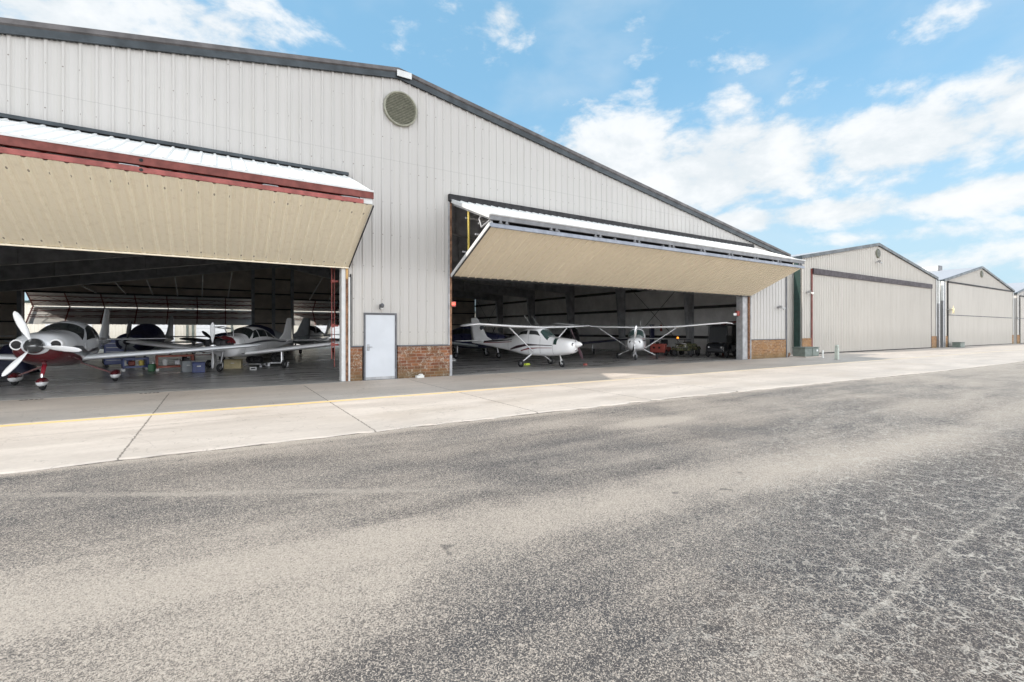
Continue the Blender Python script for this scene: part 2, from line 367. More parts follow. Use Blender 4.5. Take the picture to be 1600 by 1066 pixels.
def asphalt():
    m = bpy.data.materials.new('worn_asphalt'); m.use_nodes = True; t = m.node_tree; b = t.nodes['Principled BSDF']
    tc = N(t, 'ShaderNodeTexCoord'); v = tc.outputs['Object']
    sx = N(t, 'ShaderNodeSeparateXYZ'); t.links.new(v, sx.inputs[0]); X, Y = sx.outputs[0], sx.outputs[1]
    big = noise(t, v, .28, 5, .6, .6); mid = noise(t, v, 1.1, 5, .65, .5)
    mp = N(t, 'ShaderNodeMapping'); t.links.new(v, mp.inputs[0]); mp.inputs['Scale'].default_value = (.16, 1.0, 1); mp.inputs['Rotation'].default_value = (0, 0, R(6))
    streak = noise(t, mp.outputs[0], 1.5, 5, .6, .3)
    # the pale worn track running along the apron
    cy = M(t, 'ADD', M(t, 'MULTIPLY', X, -.13), -11.55)
    d = M(t, 'DIVIDE', M(t, 'SUBTRACT', M(t, 'ADD', Y, M(t, 'MULTIPLY', M(t, 'SUBTRACT', mid, .5), .9)), cy), .50)
    track = M(t, 'EXPONENT', M(t, 'MULTIPLY', M(t, 'MULTIPLY', d, d), -1.0))
    wear = M(t, 'ADD', M(t, 'MULTIPLY', track, .42), M(t, 'MULTIPLY', M(t, 'SUBTRACT', big, .5), 1.0))
    wear = M(t, 'ADD', wear, M(t, 'MULTIPLY', M(t, 'SUBTRACT', streak, .5), .9))
    # pale stain, edge dust along the concrete
    sxx = M(t, 'DIVIDE', M(t, 'SUBTRACT', X, 6.6), .9); syy = M(t, 'DIVIDE', M(t, 'SUBTRACT', Y, -9.45), .22)
    stain = M(t, 'EXPONENT', M(t, 'MULTIPLY', M(t, 'ADD', M(t, 'MULTIPLY', sxx, sxx), M(t, 'MULTIPLY', syy, syy)), -1.0))
    wear = M(t, 'ADD', wear, M(t, 'MULTIPLY', stain, M(t, 'MULTIPLY', mid, 1.7)))
    far = smooth(t, X, 6, 40, 0, .35)
    wear = M(t, 'ADD', wear, far)
    wear = M(t, 'ADD', wear, .50)
    wear = M(t, 'ADD', wear, M(t, 'MULTIPLY', smooth(t, X, 1.5, -.5), smooth(t, Y, -12.2, -13.2, 0, .13)))
    ed = M(t, 'ADD', M(t, 'ADD', Y, 7.66), M(t, 'MULTIPLY', smooth(t, X, 8, 26), .64))
    wear = M(t, 'ADD', wear, M(t, 'MULTIPLY', smooth(t, M(t, 'ADD', ed, M(t, 'MULTIPLY', mid, .3)), -.22, .15), .55))
    # worn binder between pale stones: worm-like specks, denser where worn
    fine = noise(t, v, 150, 3, .7)
    vo = N(t, 'ShaderNodeTexVoronoi'); t.links.new(v, vo.inputs['Vector']); vo.inputs['Scale'].default_value = 130
    cs = N(t, 'ShaderNodeSeparateColor'); t.links.new(vo.outputs['Color'], cs.inputs[0])
    worm = M(t, 'ABSOLUTE', M(t, 'SUBTRACT', noise(t, v, 60, 2, .55, .7), .5))
    k = M(t, 'ADD', M(t, 'MULTIPLY', cs.outputs[0], .38), M(t, 'ADD', M(t, 'MULTIPLY', fine, .42), M(t, 'MULTIPLY', smooth(t, worm, .085, .0), .36)))
    wear = M(t, 'MINIMUM', M(t, 'MAXIMUM', wear, .14), .95)
    cm = smooth(t, M(t, 'ADD', M(t, 'ADD', M(t, 'MULTIPLY', X, .16), M(t, 'MULTIPLY', M(t, 'ADD', Y, 14.4), -.28)), M(t, 'MULTIPLY', mid, 1.0)), .35, 1.05)
    wear = M(t, 'MULTIPLY', wear, M(t, 'SUBTRACT', 1.0, M(t, 'MULTIPLY', cm, smooth(t, Y, -12.2, -13.4, 0, .55))))
    thr = M(t, 'SUBTRACT', .80, M(t, 'MULTIPLY', wear, .50))
    sp = smooth(t, M(t, 'SUBTRACT', k, thr), -.05, .07)
    cd = mixc(t, smooth(t, big, .4, .62), (.046, .043, .045), (.064, .052, .047))
    cl_ = mixc(t, cs.outputs[1], (.32, .266, .222), (.56, .475, .395))
    c = mixc(t, sp, cd, cl_)
    c = mixc(t, M(t, 'MULTIPLY', smooth(t, wear, .2, 1.1), .42), c, (.41, .35, .29))
    # crack network filled with pale dust, strongest to the right foreground
    ctr = None
    for scl, wdt, dst in ((4.4, .034, .40), (10, .046, .34)):
        ws = N(t, 'ShaderNodeVectorMath', operation='MULTIPLY_ADD'); nn = noise(t, v, 2.2 * scl, 3, .6, 0, 1)
        t.links.new(nn, ws.inputs[0]); ws.inputs[1].default_value = (dst / scl * 2.2,) * 3; t.links.new(v, ws.inputs[2])
        vc = N(t, 'ShaderNodeTexVoronoi', feature='DISTANCE_TO_EDGE'); t.links.new(ws.outputs[0], vc.inputs['Vector']); vc.inputs['Scale'].default_value = scl
        q = smooth(t, vc.outputs['Distance'], wdt, .0)
        ctr = q if ctr is None else M(t, 'MAXIMUM', ctr, M(t, 'MULTIPLY', q, .75))
    cm = smooth(t, M(t, 'ADD', M(t, 'ADD', M(t, 'MULTIPLY', X, .16), M(t, 'MULTIPLY', M(t, 'ADD', Y, 14.4), -.28)), M(t, 'MULTIPLY', mid, 1.0)), .35, 1.05)
    brk = smooth(t, noise(t, v, 5, 4, .7), .40, .56)
    cf = M(t, 'MULTIPLY', M(t, 'MULTIPLY', ctr, cm), M(t, 'ADD', M(t, 'MULTIPLY', brk, .6), .4), clamp=True)
    c = mixc(t, cf, c, (.50, .45, .39))
    # tar and crumbled binder where the asphalt meets the slab; a few dark drips and a scuffed tyre mark
    eg = M(t, 'ADD', ed, M(t, 'MULTIPLY', M(t, 'SUBTRACT', noise(t, v, 3.5, 5, .7), .5), .22))
    ef = M(t, 'MULTIPLY', smooth(t, M(t, 'ABSOLUTE', M(t, 'ADD', eg, .045)), .035, .008), smooth(t, noise(t, v, 1.7, 3, .6), .42, .54))
    c = mixc(t, M(t, 'MULTIPLY', ef, .85), c, (.045, .038, .033))
    dr = M(t, 'MULTIPLY', smooth(t, noise(t, v, 3.3, 2, .5), .70, .74), .5)
    c = mixc(t, dr, c, (.035, .033, .034))
    tm = M(t, 'ABSOLUTE', M(t, 'SUBTRACT', M(t, 'ADD', Y, M(t, 'MULTIPLY', M(t, 'SUBTRACT', big, .5), .5)), M(t, 'ADD', M(t, 'MULTIPLY', X, -.55), -9.7)))
    tf = M(t, 'MULTIPLY', M(t, 'MULTIPLY', smooth(t, tm, .11, .03), smooth(t, X, 3.2, 1.6)), M(t, 'MULTIPLY', smooth(t, mid, .35, .6), .45))
    c = mixc(t, tf, c, (.43, .37, .31))
    # one long sealed seam
    ln = M(t, 'ABSOLUTE', M(t, 'SUBTRACT', M(t, 'ADD', Y, M(t, 'MULTIPLY', M(t, 'SUBTRACT', mid, .5), .12)), M(t, 'ADD', M(t, 'MULTIPLY', X, .028), -14.045)))
    lf = M(t, 'MULTIPLY', M(t, 'MULTIPLY', smooth(t, ln, .035, .004), smooth(t, fine, .45, .6, .0, .6)), smooth(t, X, 1.6, 3.0))
    c = mixc(t, lf, c, (.52, .46, .39))
    t.links.new(c, b.inputs['Base Color']); b.inputs['Roughness'].default_value = .85
    bp = N(t, 'ShaderNodeBump'); bp.inputs['Strength'].default_value = .55; bp.inputs['Distance'].default_value = .006
    t.links.new(M(t, 'ADD', k, M(t, 'MULTIPLY', ctr, -.3)), bp.inputs['Height']); t.links.new(bp.outputs[0], b.inputs['Normal'])
    return m
def concrete(name, c0, c1, rough=.75, joints=True):
    m = bpy.data.materials.new(name); m.use_nodes = True; t = m.node_tree; b = t.nodes['Principled BSDF']
    tc = N(t, 'ShaderNodeTexCoord'); v = tc.outputs['Object']
    sx = N(t, 'ShaderNodeSeparateXYZ'); t.links.new(v, sx.inputs[0]); X, Y = sx.outputs[0], sx.outputs[1]
    mp = N(t, 'ShaderNodeMapping'); t.links.new(v, mp.inputs[0]); mp.inputs['Scale'].default_value = (.25, 1, 1)
    n1 = noise(t, mp.outputs[0], 1.3, 6, .65, .4); n2 = noise(t, v, 14, 6, .7); n3 = noise(t, v, .4, 3, .5)
    c = mixc(t, smooth(t, n1, .3, .72), tuple(c0), tuple(c1))
    c = mixc(t, M(t, 'MULTIPLY', smooth(t, n2, .35, .7), .22), c, tuple(x * .7 for x in c0))
    c = mixc(t, M(t, 'MULTIPLY', smooth(t, n3, .5, .7), .25), c, (c0[0] * .75, c0[1] * .68, c0[2] * .58))
    if joints:
        sl_ = M(t, 'ADD', M(t, 'FLOOR', M(t, 'DIVIDE', M(t, 'ADD', X, 1.04), 3.14)), M(t, 'MULTIPLY', M(t, 'LESS_THAN', Y, -5.35), 37.0))
        wn = N(t, 'ShaderNodeTexWhiteNoise', noise_dimensions='1D'); t.links.new(sl_, wn.inputs['W'])
        c = mixc(t, M(t, 'MULTIPLY', wn.outputs[0], .22), c, (c0[0] * .78, c0[1] * .76, c0[2] * .74))
        n5 = noise(t, v, 2.6, 8, .75, 1.2)
        c = mixc(t, M(t, 'MULTIPLY', smooth(t, n5, .60, .68), .22), c, (.26, .22, .185))
        ck = smooth(t, M(t, 'ABSOLUTE', M(t, 'SUBTRACT', noise(t, v, .55, 5, .6, .6), .5)), .0035, .0)
        c = mixc(t, M(t, 'MULTIPLY', ck, .45), c, (.16, .135, .115))
        wob = M(t, 'MULTIPLY', M(t, 'SUBTRACT', n2, .5), .09)
        jx = M(t, 'ABSOLUTE', M(t, 'SUBTRACT', M(t, 'FRACT', M(t, 'DIVIDE', M(t, 'ADD', M(t, 'ADD', X, 1.04 + 1.57), wob), 3.14)), .5))
        g = smooth(t, M(t, 'MULTIPLY', jx, 3.14), .016, .006)
        g = M(t, 'MULTIPLY', g, M(t, 'LESS_THAN', Y, -.55))
        jy = smooth(t, M(t, 'ABSOLUTE', M(t, 'ADD', M(t, 'ADD', Y, 5.35), wob)), .012, .004, 0, .55)
        g = M(t, 'MAXIMUM', g, jy)
        c = mixc(t, M(t, 'MULTIPLY', g, .8), c, (.10, .085, .07))
    t.links.new(c, b.inputs['Base Color'])
    t.links.new(smooth(t, n1, .3, .7, rough * .8, min(1, rough * 1.15)), b.inputs['Roughness'])
    bp = N(t, 'ShaderNodeBump'); bp.inputs['Strength'].default_value = .2; bp.inputs['Distance'].default_value = .01
    t.links.new(n2, bp.inputs['Height']); t.links.new(bp.outputs[0], b.inputs['Normal'])
    return m
MT['asphalt'] = asphalt()
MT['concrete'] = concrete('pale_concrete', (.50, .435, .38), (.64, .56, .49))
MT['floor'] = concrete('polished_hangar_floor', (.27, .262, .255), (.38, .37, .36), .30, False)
MT['bandconc'] = concrete('threshold_concrete', (.30, .29, .28), (.40, .385, .365), .5, False)
def paintline():
    m = bpy.data.materials.new('worn_yellow_line'); m.use_nodes = True; t = m.node_tree; b = t.nodes['Principled BSDF']
    tc = N(t, 'ShaderNodeTexCoord'); n = noise(t, tc.outputs['Object'], 9, 6, .75)
    sx = N(t, 'ShaderNodeSeparateXYZ'); t.links.new(tc.outputs['Object'], sx.inputs[0])
    fade = smooth(t, sx.outputs[0], 1, 16, .08, .45)
    f = smooth(t, M(t, 'ADD', n, fade), .48, .9)
    t.links.new(mixc(t, f, (.78, .53, .20), (.62, .52, .38)), b.inputs['Base Color']); b.inputs['Roughness'].default_value = .7
    return m
MT['line'] = paintline()

# ------------------------------------------------------------------ ground
g = MB(); g.quad((-900, -900, 0), (900, -900, 0), (900, 900, 0), (-900, 900, 0)); struct(g.build('asphalt_ground', MT['asphalt']))
g = MB(); rng = random.Random(3)
edge = []; x = -60.0
while x < 220:
    base = -7.66 if x < 8 else -7.66 - .64 * min(1, (x - 8) / 18)
    if x < 40: base += rng.uniform(-.065, .055)
    edge.append((x, base)); x += .22 if x < 25 else 2.5
top = .02
va = [(p[0], p[1], top) for p in edge]; vb = [(p[0], 60.0, top) for p in edge]; vc = [(p[0], p[1] - .03, .002) for p in edge]
n = len(edge)
g.add(va + vb, [(i, i + 1, n + i + 1, n + i) for i in range(n - 1)]); g.add(vc + va, [(i, i + 1, n + i + 1, n + i) for i in range(n - 1)])
ap = struct(g.build('concrete_apron', MT['concrete']))
g = MB(); g.box(-60, 130, -4.17, -4.02, .0205, .0245); struct(g.build('yellow_line', MT['line']))
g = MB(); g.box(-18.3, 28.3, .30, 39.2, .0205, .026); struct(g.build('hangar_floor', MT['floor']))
g = MB(); g.box(-18.3, 28.3, -.10, .30, .0205, .0245); struct(g.build('threshold_slab', MT['bandconc']))
G0 = .026

# ------------------------------------------------------------------ ribbed sheet wall (real ribs) with openings
def ribbed(mb, x0, x1, ztop, zbot, holes, y=0.0, phase=-4.03, pitch=.3048, h=.030, out=-1, mi=0, axis='x', minor=True):
    """ribs stand out by h; ztop/zbot functions of x; holes (x0,x1,z0,z1)"""
    prof = {x0: 0, x1: 0}
    k = math.floor((x0 - phase) / pitch) - 1
    while phase + k * pitch < x1 + pitch:
        c = phase + k * pitch
        for dx, d in ((-.042, 0), (-.020, h), (.020, h), (.042, 0)):
            if x0 < c + dx < x1: prof[c + dx] = d
        if minor:
            for o in (.102, .203):
                for dx, d in ((-.018, 0), (0, .005), (.018, 0)):
                    if x0 < c + o + dx < x1: prof[c + o + dx] = d
        k += 1
    xs = sorted(prof)
    def depth(x):
        for a, b in zip(xs, xs[1:]):
            if a <= x <= b: return prof[a] + (prof[b] - prof[a]) * ((x - a) / max(1e-9, b - a))
        return 0
    cuts = set(xs)
    for hx0, hx1, _, _ in holes: cuts |= {q for q in (hx0, hx1) if x0 < q < x1}
    cuts = sorted(cuts); dd = {q: (prof[q] if q in prof else depth(q)) for q in cuts}
    def P(x, z):
        yy = y + out * dd[x]
        return (x, yy, z) if axis == 'x' else (yy, x, z)
    for a, b in zip(cuts, cuts[1:]):
        m = (a + b) / 2
        segs = [(zbot(a), zbot(b), ztop(a), ztop(b))]
        for hx0, hx1, hz0, hz1 in holes:
            if hx0 <= m <= hx1:
                ns = []
                for (b0, b1, t0, t1) in segs:
                    if hz0 > b0: ns.append((b0, b1, hz0, hz0))
                    if hz1 < t0: ns.append((hz1, hz1, t0, t1))
                segs = ns
        for (b0, b1, t0, t1) in segs:
            if min(t0 - b0, t1 - b1) > 1e-4:
                mb.quad(P(a, b0), P(b, b1), P(b, t1), P(a, t0), mi)

# ------------------------------------------------------------------ main hangar
AP, XA, XB, XC = 10.16, -18.45, 28.45, 5.0
SL = .1705
def zr(x): return AP - SL * abs(x - XC)
H1 = (-14.5, 3.45, -1, 6.38); H2 = (6.85, 24.83, -1, 6.25); HD = (3.91, 4.95, -1, 2.15)
YB = 39.3
hang = thing('aircraft_hangar', 'big grey-white steel aircraft hangar with brick footing and two raised folding doors', 'hangar')
w = MB(); ribbed(w, XA, XB, lambda x: zr(x) - .28, lambda x: 1.12, [H1, H2, HD]); fw = w.build('front_wall', MT['wall'], hang)
w = MB()                                            # side walls, outer and inner skins
ribbed(w, 0, YB, lambda x: 6.0, lambda x: .02, [], y=XB, out=1, axis='y', minor=False); ribbed(w, 0, YB, lambda x: 6.0, lambda x: .02, [], y=XA, out=-1, axis='y', minor=False)
w.build('side_wall', MT['wall'], hang)
w = MB(); w.box(XB - .16, XB - .12, .2, YB, .02, 6.1); w.build('inner_lining', MT['inwall'], hang)
w = MB(); w.box(XA + .12, XA + .16, .2, YB, .02, 6.1); w.build('inner_lining', MT['inwall'], hang)
w = MB()                                            # inside face of the front gable
def wallpoly(w, y0, y1, xs, top, bot, mi=0):
    for a, b in zip(xs, xs[1:]):
        w.prism([(a, bot(a, b)), (b, bot(a, b)), (b, top(b)), (a, top(a))], 'y', y0, y1, mi)
zi = lambda x: zr(x) - .35
for a, b, lo in ((XA + .2, H1[0], .03), (H1[0], H1[1], H1[3] + .02), (H1[1], HD[0], .03), (HD[0], HD[1], HD[3] + .05), (HD[1], XC, .03), (XC, H2[0], .03), (H2[0], H2[1], H2[3] + .02), (H2[1], XB - .2, .03)):
    w.prism([(a, lo), (b, lo), (b, zi(b)), (a, zi(a))], 'y', .14, .18)
w.build('gable_lining', MT['inwall'], hang)
# back wall with its two openings
ROP = [(-13.6, 3.1, -1, 4.95), (6.5, 23.4, -1, 4.95)]
w = MB()
for a, b, lo in ((XA + .2, -13.6, .03), (-13.6, 3.1, 4.95), (3.1, XC, .03), (XC, 6.5, .03), (6.5, 23.4, 4.95), (23.4, XB - .2, .03)):
    w.prism([(a, lo), (b, lo), (b, zi(b)), (a, zi(a))], 'y', YB, YB + .2)
w.build('back_wall', MT['backwall'], hang)
w = MB()
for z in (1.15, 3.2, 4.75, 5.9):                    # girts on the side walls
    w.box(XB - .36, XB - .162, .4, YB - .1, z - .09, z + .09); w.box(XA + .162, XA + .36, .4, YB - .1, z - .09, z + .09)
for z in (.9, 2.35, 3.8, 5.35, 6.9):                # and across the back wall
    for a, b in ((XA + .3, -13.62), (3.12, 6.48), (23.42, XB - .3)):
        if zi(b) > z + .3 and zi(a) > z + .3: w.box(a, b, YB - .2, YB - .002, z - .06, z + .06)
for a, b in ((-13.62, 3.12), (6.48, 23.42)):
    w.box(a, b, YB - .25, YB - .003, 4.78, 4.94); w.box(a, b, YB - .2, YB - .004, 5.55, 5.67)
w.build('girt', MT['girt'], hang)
for px in (-13.75, 3.0, 4.85, 6.6, 23.55):
    w = MB(); w.box(px - .14, px + .14, YB - .5, YB - .205, .03, zi(px) - .2); w.build('wind_column', MT['dark_steel'], hang)
# portal frames: tapered columns and deep rafters
def raf_bot(x):
    pts = [(-18.0, 3.5), (5.0, 7.38), (10.0, 6.35), (18.0, 5.5), (27.3, 4.95)]
    for (a, za), (b, zb) in zip(pts, pts[1:]):
        if a <= x <= b: return za + (zb - za) * (x - a) / (b - a)
    return 5
for y in (6.2, 12.7, 19.15, 25.6, 32.1):
    w = MB()
    xs = [-18.0, XC, 10.0, 18.0, 27.4]
    for a, b in zip(xs, xs[1:]):
        w.prism([(a, raf_bot(a)), (b, raf_bot(b)), (b, zr(b) - .45), (a, zr(a) - .45)], 'y', y - .02, y + .02)
    for a, b in zip(xs, xs[1:]):
        n_ = 5
        for i in range(n_):
            xx = a + (b - a) * i / n_
            w.box(xx, xx + .02, y - .12, y + .12, raf_bot(xx) + .02, zr(xx) - .47)
    w.build('rafter', MT['dark_steel'], hang)
    w = MB()
    for a, b in zip(xs, xs[1:]):
        w.bar((a, y, raf_bot(a) - .012), (b, y, raf_bot(b) - .012), .26, .02)
    w.build('rafter_flange', MT['lit_steel'], hang)
    for sx_, xo in ((1, XB - .38), (-1, XA + .38)):
        w = MB(); wb, wt = .35, .85
        w.prism([(xo, .03), (xo - sx_ * wb, .03), (xo - sx_ * wt, 5.0), (xo - sx_ * wt, 6.0), (xo, 6.1)], 'y', y - .015, y + .015)
        w.bar((xo - sx_ * wb, y, .03), (xo - sx_ * wt, y, 5.0), .26, .03, up=(1, 0, 0)); w.bar((xo, y, .03), (xo, y, 5.9), .26, .02, up=(1, 0, 0))
        w.build('frame_column', MT['dark_steel'], hang)
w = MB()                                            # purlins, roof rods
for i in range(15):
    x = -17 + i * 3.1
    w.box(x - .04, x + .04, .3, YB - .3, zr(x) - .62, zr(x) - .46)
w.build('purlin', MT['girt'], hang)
for x in (-9.0, -7.0, -5.05, -3.2, -1.28, .85, 8.3, 10.2, 12.2, 14.2):
    w = MB(); w.bar((x * .99 + .2, 32.25, raf_bot(x) - .03), (x, YB - .28, 4.9), .07, .07); w.build('tie_rod', MT['lit_steel'], hang)
for y0 in (6.35, 32.2):
    w = MB(); w.tube((XB - .42, y0 + .3, .2), (XB - .42, y0 + 6.0, 5.3), .018, 5); w.tube((XB - .45, y0 + .3, 5.3), (XB - .45, y0 + 6.0, .2), .018, 5); w.build('cross_brace', MT['girt'], hang)
# roof
w = MB()
for a, b in ((XA - .12, XC), (XC, XB + .12)):
    w.prism([(a, zr(a) - .33), (b, zr(b) - .33), (b, zr(b) - .28), (a, zr(a) - .28)], 'y', .0, YB + .2)
w.build('roof', MT['rooftop'], hang)
w = MB()
for a, b in ((XA + .1, XC), (XC, XB - .1)):
    w.prism([(a, zr(a) - .42), (b, zr(b) - .42), (b, zr(b) - .34), (a, zr(a) - .34)], 'y', .19, YB - .01)
w.build('ceiling_sheet', MT['roofdeck'], hang)
# roof trim, folded: lower face, upper slanted face
w = MB()
pf = [(-.10, -.33), (-.115, -.16), (-.16, -.13), (-.17, -.02), (-.12, 0.0), (.25, .0), (.25, -.27), (-.03, -.27), (-.045, -.33)]
for a, b in ((XA - .2, XC), (XC, XB + .25)):
    ra = [[(x, py, zr(x) + pz) for py, pz in pf] for x in (a, b)]
    n = len(pf); base = len(w.v); w.v += [p for r in ra for p in r]
    for j in range(n):
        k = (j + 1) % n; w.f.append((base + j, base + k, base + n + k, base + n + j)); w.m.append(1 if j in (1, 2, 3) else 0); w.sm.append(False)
    for r_, rev in ((0, True), (1, False)):
        idx = tuple(base + r_ * n + j for j in range(n)); w.f.append(tuple(reversed(idx)) if rev else idx); w.m.append(0); w.sm.append(False)
w.build('roof_trim', [MT['fascia'], MT['fascia_top']], hang)
w = MB(); w.box(4.93, 5.42, -.195, -.172, 9.86, 10.06); w.build('ridge_plate', MT['whitepaint'], hang)
# brick footing and its cap, corner trims
for a, b in ((XA, H1[0]), (3.50, HD[0] - .05), (HD[1] + .05, H2[0]), (H2[1] + .02, XB)):
    w = MB(); w.box(a, b, -.035, .12, .021, 1.07); w.build('brick_footing', MT['brick'] if a < 20 else MT['brick2'], hang)
    w = MB(); w.box(a, b, -.055, .10, 1.071, 1.115); w.build('footing_cap', MT['greytrim'], hang)
w = MB(); w.box(XB - .06, XB + .04, -.06, .3, .03, 5.85); w.build('corner_trim', MT['greytrim'], hang)
# round gable vent
vb_ = MB(); vb_.lathe((5.09, -.035, 8.86), (0, -1, 0), [(0, .50), (.02, .50)], 40); vo_ = vb_.build('gable_vent', MT['vent'], hang)
w = MB()
for i in range(40):
    a0, a1 = 2 * pi * i / 40, 2 * pi * (i + 1) / 40
    for (r0, y0_), (r1, y1_) in (((.49, -.05), (.52, -.12)), ((.52, -.12), (.56, -.11)), ((.56, -.11), (.57, -.02))):
        w.add([(5.09 + r0 * cos(a0), y0_, 8.86 + r0 * sin(a0)), (5.09 + r1 * cos(a0), y1_, 8.86 + r1 * sin(a0)), (5.09 + r1 * cos(a1), y1_, 8.86 + r1 * sin(a1)), (5.09 + r0 * cos(a1), y0_, 8.86 + r0 * sin(a1))], [(0, 1, 2, 3)], 0, False)
w.build('vent_rim', MT['vent_rim'], vo_)
w = MB()
for i in range(19):
    z = 8.86 - .46 + i * .051; q = math.sqrt(max(.0, .485 ** 2 - (z - 8.86) ** 2))
    if q > .03: w.add([(5.09 - q, -.058, z + .018), (5.09 + q, -.058, z + .018), (5.09 + q, -.095, z - .016), (5.09 - q, -.095, z - .016), (5.09 - q, -.088, z - .02), (5.09 + q, -.088, z - .02), (5.09 + q, -.056, z + .01), (5.09 - q, -.056, z + .01)], [(0, 1, 2, 3), (3, 2, 5, 4), (4, 5, 6, 7), (0, 7, 6, 1)])
w.build('louvre', MT['vent_rim'], vo_)
# man door
w = MB(); w.bbox(3.955, 4.905, -.045, .0, .035, 2.10, .004); md = w.build('side_door', MT['door'], hang); md['label'] = 'plain white steel personnel door'
w = MB(); w.box(3.90, 3.952, -.07, .12, .03, 2.16); w.box(4.908, 4.96, -.07, .12, .03, 2.16); w.box(3.952, 4.908, -.07, .12, 2.105, 2.16); w.build('door_frame', MT['greytrim'], md)
w = MB(); w.bbox(4.00, 4.08, -.062, -.046, .96, 1.16, .006); w.tube((4.04, -.06, 1.08), (4.04, -.115, 1.08), .014, 10); w.tube((4.04, -.105, 1.08), (4.155, -.105, 1.075), .011, 8); w.lathe((4.04, -.062, 1.0), (0, -1, 0), [(0, .022), (.012, .02)], 12); w.build('door_handle', MT['steel'], md)
for z in (.3, 1.07, 1.84):
    w = MB(); w.tube((4.905, -.058, z - .06), (4.905, -.058, z + .06), .011, 8); w.build('hinge', MT['steel'], md)
w = MB(); w.box(3.952, 4.908, -.048, -.0462, .035, .12); w.build('kick_strip', MT['greypost'], md)
# jamb trims
w = MB(); w.box(3.24, 3.36, .0, .30, .03, 6.3); w.build('door_post', MT['whitepaint'], hang)
w = MB(); w.box(3.363, 3.43, -.03, .11, .03, 3.2); w.build('door_post', MT['rust_wood'], hang)
w = MB(); w.box(3.363, 3.43, -.03, .11, 3.202, 3.72); w.build('door_post', MT['orange_wood'], hang)
w = MB(); w.box(3.433, 3.485, -.06, .03, .03, 3.25); w.build('door_post', MT['whitepaint'], hang)
w = MB(); w.box(3.487, 3.52, -.062, .03, 1.1, 3.35); w.build('jamb_strip', MT['black'], hang)
w = MB(); w.box(6.80, 6.845, -.06, .12, 1.1, 6.06); w.build('door_post', MT['greypost'], hang)
w = MB(); w.box(6.848, 6.93, -.045, .14, .75, 6.06); w.build('door_post', MT['rust_wood'], hang)
w = MB(); w.box(6.848, 6.94, -.05, .14, .03, .748); w.build('door_post', MT['greypost'], hang)
w = MB(); w.box(24.22, 24.68, .05, .42, .03, 6.0); w.build('door_post', MT['greypost'], hang)
w = MB(); w.box(24.682, 24.78, -.02, .12, .03, 3.6); w.build('door_post', MT['rust_wood'], hang)
w = MB(); w.box(24.783, 24.86, -.055, .03, .03, 3.6); w.build('door_post', MT['greypost'], hang)
w = MB(); w.box(-14.7, -14.4, -.03, .3, .03, 6.3); w.build('door_post', MT['whitepaint'], hang)
# door header flashings
w = MB(); w.box(-14.6, 3.43, -.12, -.002, 6.385, 6.47); w.build('header_flashing', MT['fascia'], hang)
w = MB(); w.box(6.8, 25.0, -.13, -.002, 6.10, 6.33); w.build('header_flashing', MT['black'], hang)

